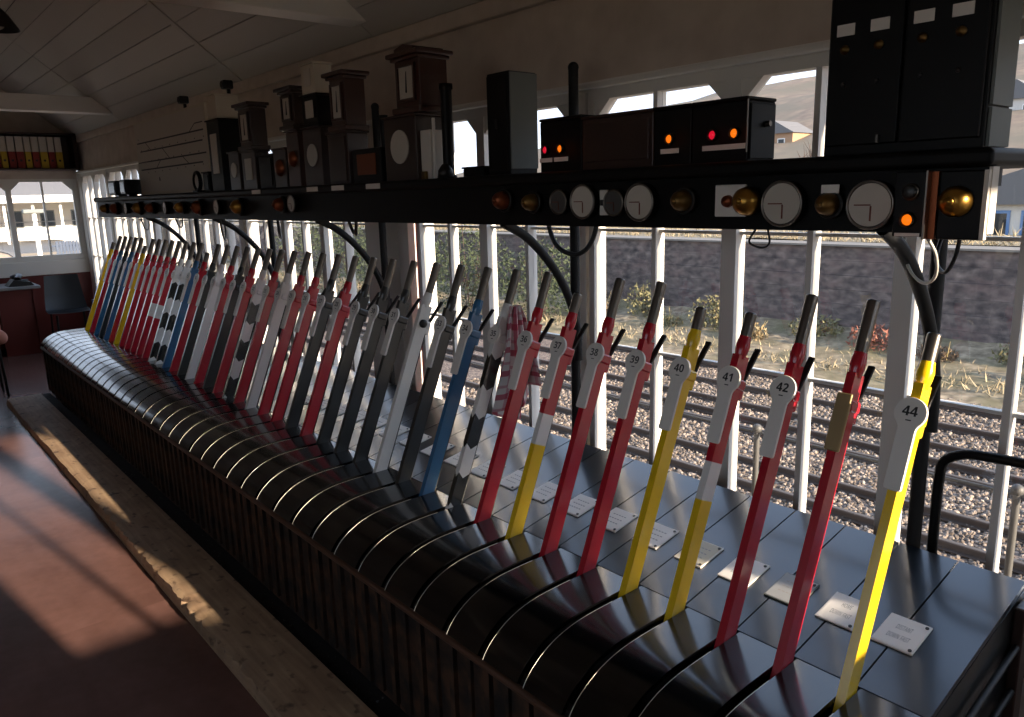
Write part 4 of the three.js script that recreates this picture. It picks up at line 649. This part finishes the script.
// hillside
struct(put('hills', (() => { const g = new THREE.PlaneGeometry(320, 420, 40, 60); g.rotateX(-Math.PI / 2); const p = g.attributes.position; for (let i = 0; i < p.count; i++) { const x = p.getX(i) + 160, z = p.getZ(i); p.setY(i, Math.min(25, Math.max(0, x - 20) * 0.25) * Math.max(0.25, Math.min(1, (z + 130) / 60)) + 1.8 * fbm(x * 0.04, z * 0.04, 3)); } g.computeVertexNormals(); g.translate(195, -1.4, -40); return uvm(g); })(), mat.hill), 'brown winter hillside far beyond the tracks', 'hill');
function building(name, label, x0, x1, z0, z1, y0, y1, roofH, wallM, wins, frameM) {
  const t = thing(name, label, 'building'); put('walls', bx(x0, x1, y0, y1, z0, z1), wallM, t);
  const zm = (z0 + z1) / 2; put('roof', prismX([[-z1 - 0.3, y1], [-z0 + 0.3, y1], [-zm, y1 + roofH]], x0 - 0.3, x1 + 0.3), mat.slate, t);
  wins.forEach(([a, b, c, d]) => { const w = put('window_frame', bx(x0 - 0.06, x0, c, d, a, b), frameM, t); put('window_glass', bx(x0 - 0.07, x0 - 0.061, c + 0.12, d - 0.12, a + 0.12, b - 0.12), mat.windowDark, w); });
}
building('lineside_building', 'grey lineside building with blue window frames beyond the shelf end', 36, 44, -14.5, -6, -1.2, 0.55, 1.5, mat.render, [[-12.4, -11.7, -0.9, 0.3], [-11.5, -10.8, -0.9, 0.3], [-10.4, -9.6, -0.9, 0.3]], mat.blueFrame);
building('hillside_house', 'distant pale house with slate roof on the hillside', 95, 104, -32, -27, 7, 10, 2, mat.render, [[-31.2, -30.2, 8, 9.4], [-28.8, -27.8, 8, 9.4]], mat.white);
building('terrace_house', 'distant orange brick house seen beside the black cabinet', 88, 93, -56, -51, 5, 8, 1.6, M('#a88668', 0.9), [[-55.2, -54.2, 6, 7.4], [-53, -52, 6, 7.4]], mat.white);
{ // walkway railing outside
  const t = thing('walkway_railing', 'grey metal railing of the outside walkway', 'railing');
  for (const z of [-5.2, -4.2, -3.1, -2.05, -1.05, -0.12, 0.9]) put('post', [rod([1.35, 0.1, z], [1.35, 0.55, z], 0.012, 0.012, 10), new THREE.SphereGeometry(0.02, 10, 8).translate(1.35, 0.56, z)], mat.galv, t);
  put('top_rail', rod([1.35, 0.545, -9], [1.35, 0.545, 2], 0.006, 0.006, 8), mat.galv, t);
  put('deck', bx(0.95, 1.42, 0.0, 0.04, -9.4, 2), mat.galv, t);
}
// station beyond the far end
{
  const t = thing('station_platform', 'sandy station platform ramp seen through the far window', 'platform');
  put('ramp', prismX([[46, G], [60, -1.5], [83.5, -1.5], [83.5, G]], 3.2, 6.9), mat.platform, t); put('deck', bx(6.9, 13.5, G, -1.5, -83.5, -60), mat.asphalt, t); put('coping', prismX([[46, G + 0.01], [60, -1.49], [83.5, -1.49], [83.5, -1.42], [60, -1.42], [46, G + 0.08]], 6.5, 6.89), mat.coping, t);
}
{
  const t = thing('blue_fence', 'blue-grey upright paling fence on the far platform', 'fence', [0, 0, 0]);
  for (let k = 0; k < 13; k++) put('paling', bx(7.9 + k * 0.2, 8.04 + k * 0.2, G, -0.5, -52 - k * 0.12, -51.95 - k * 0.12), mat.fenceBlue, t);
  put('fence_rail', bx(7.9, 10.5, -0.9, -0.8, -53.6, -53.5), mat.fenceBlue, t);
}
{
  const t = thing('station_building', 'bright white station building with long canopy', 'building');
  put('walls', bx(6.5, 17.5, G, 2.2, -92, -84), mat.white, t); put('canopy', bx(3.5, 17.6, 1.9, 2.5, -84, -76), mat.white, t); put('roof', prismX([[92.5, 2.5], [84, 2.5], [88, 4]], 6, 17.7), mat.slate, t);
  for (let k = 0; k < 5; k++) put('column', bx(4.6 + k * 2.1, 4.8 + k * 2.1, -1.5, 1.9, -77.2, -77), mat.white, t);
  for (let k = 0; k < 4; k++) { const w = put('window_frame', bx(7.4 + k * 2.6, 8.6 + k * 2.6, -0.4, 1.2, -84, -83.95), mat.grey, t); put('window_glass', bx(7.5 + k * 2.6, 8.5 + k * 2.6, -0.3, 1.1, -83.94, -83.93), mat.windowDark, w); }
}
[[3.85, -32, 'white lamp post in the middle of the far window'], [2.05, -30, 'white lamp post at the left edge of the far window']].forEach(([x, z, l]) => { const t = thing('white_post', l, 'post', [x, G, z]); put('shaft', rod([0, 0, 0], [0, 3.9, 0], 0.09, 0.08, 12), mat.white, t); put('head', bx(-0.35, 0.35, 3.9, 4.05, -0.15, 0.15, 0.03), mat.grey, t); put('base', rod([0, 0, 0], [0, 0.25, 0], 0.14, 0.14, 12), mat.grey, t); });
tree(12, -110, 7, -1, 'autumn tree above the station roof through the far window', mat.leafOlive); tree(18, -112, 8, -1, 'second autumn tree above the station roof', mat.leafOlive);

renderer.render(scene, camera);
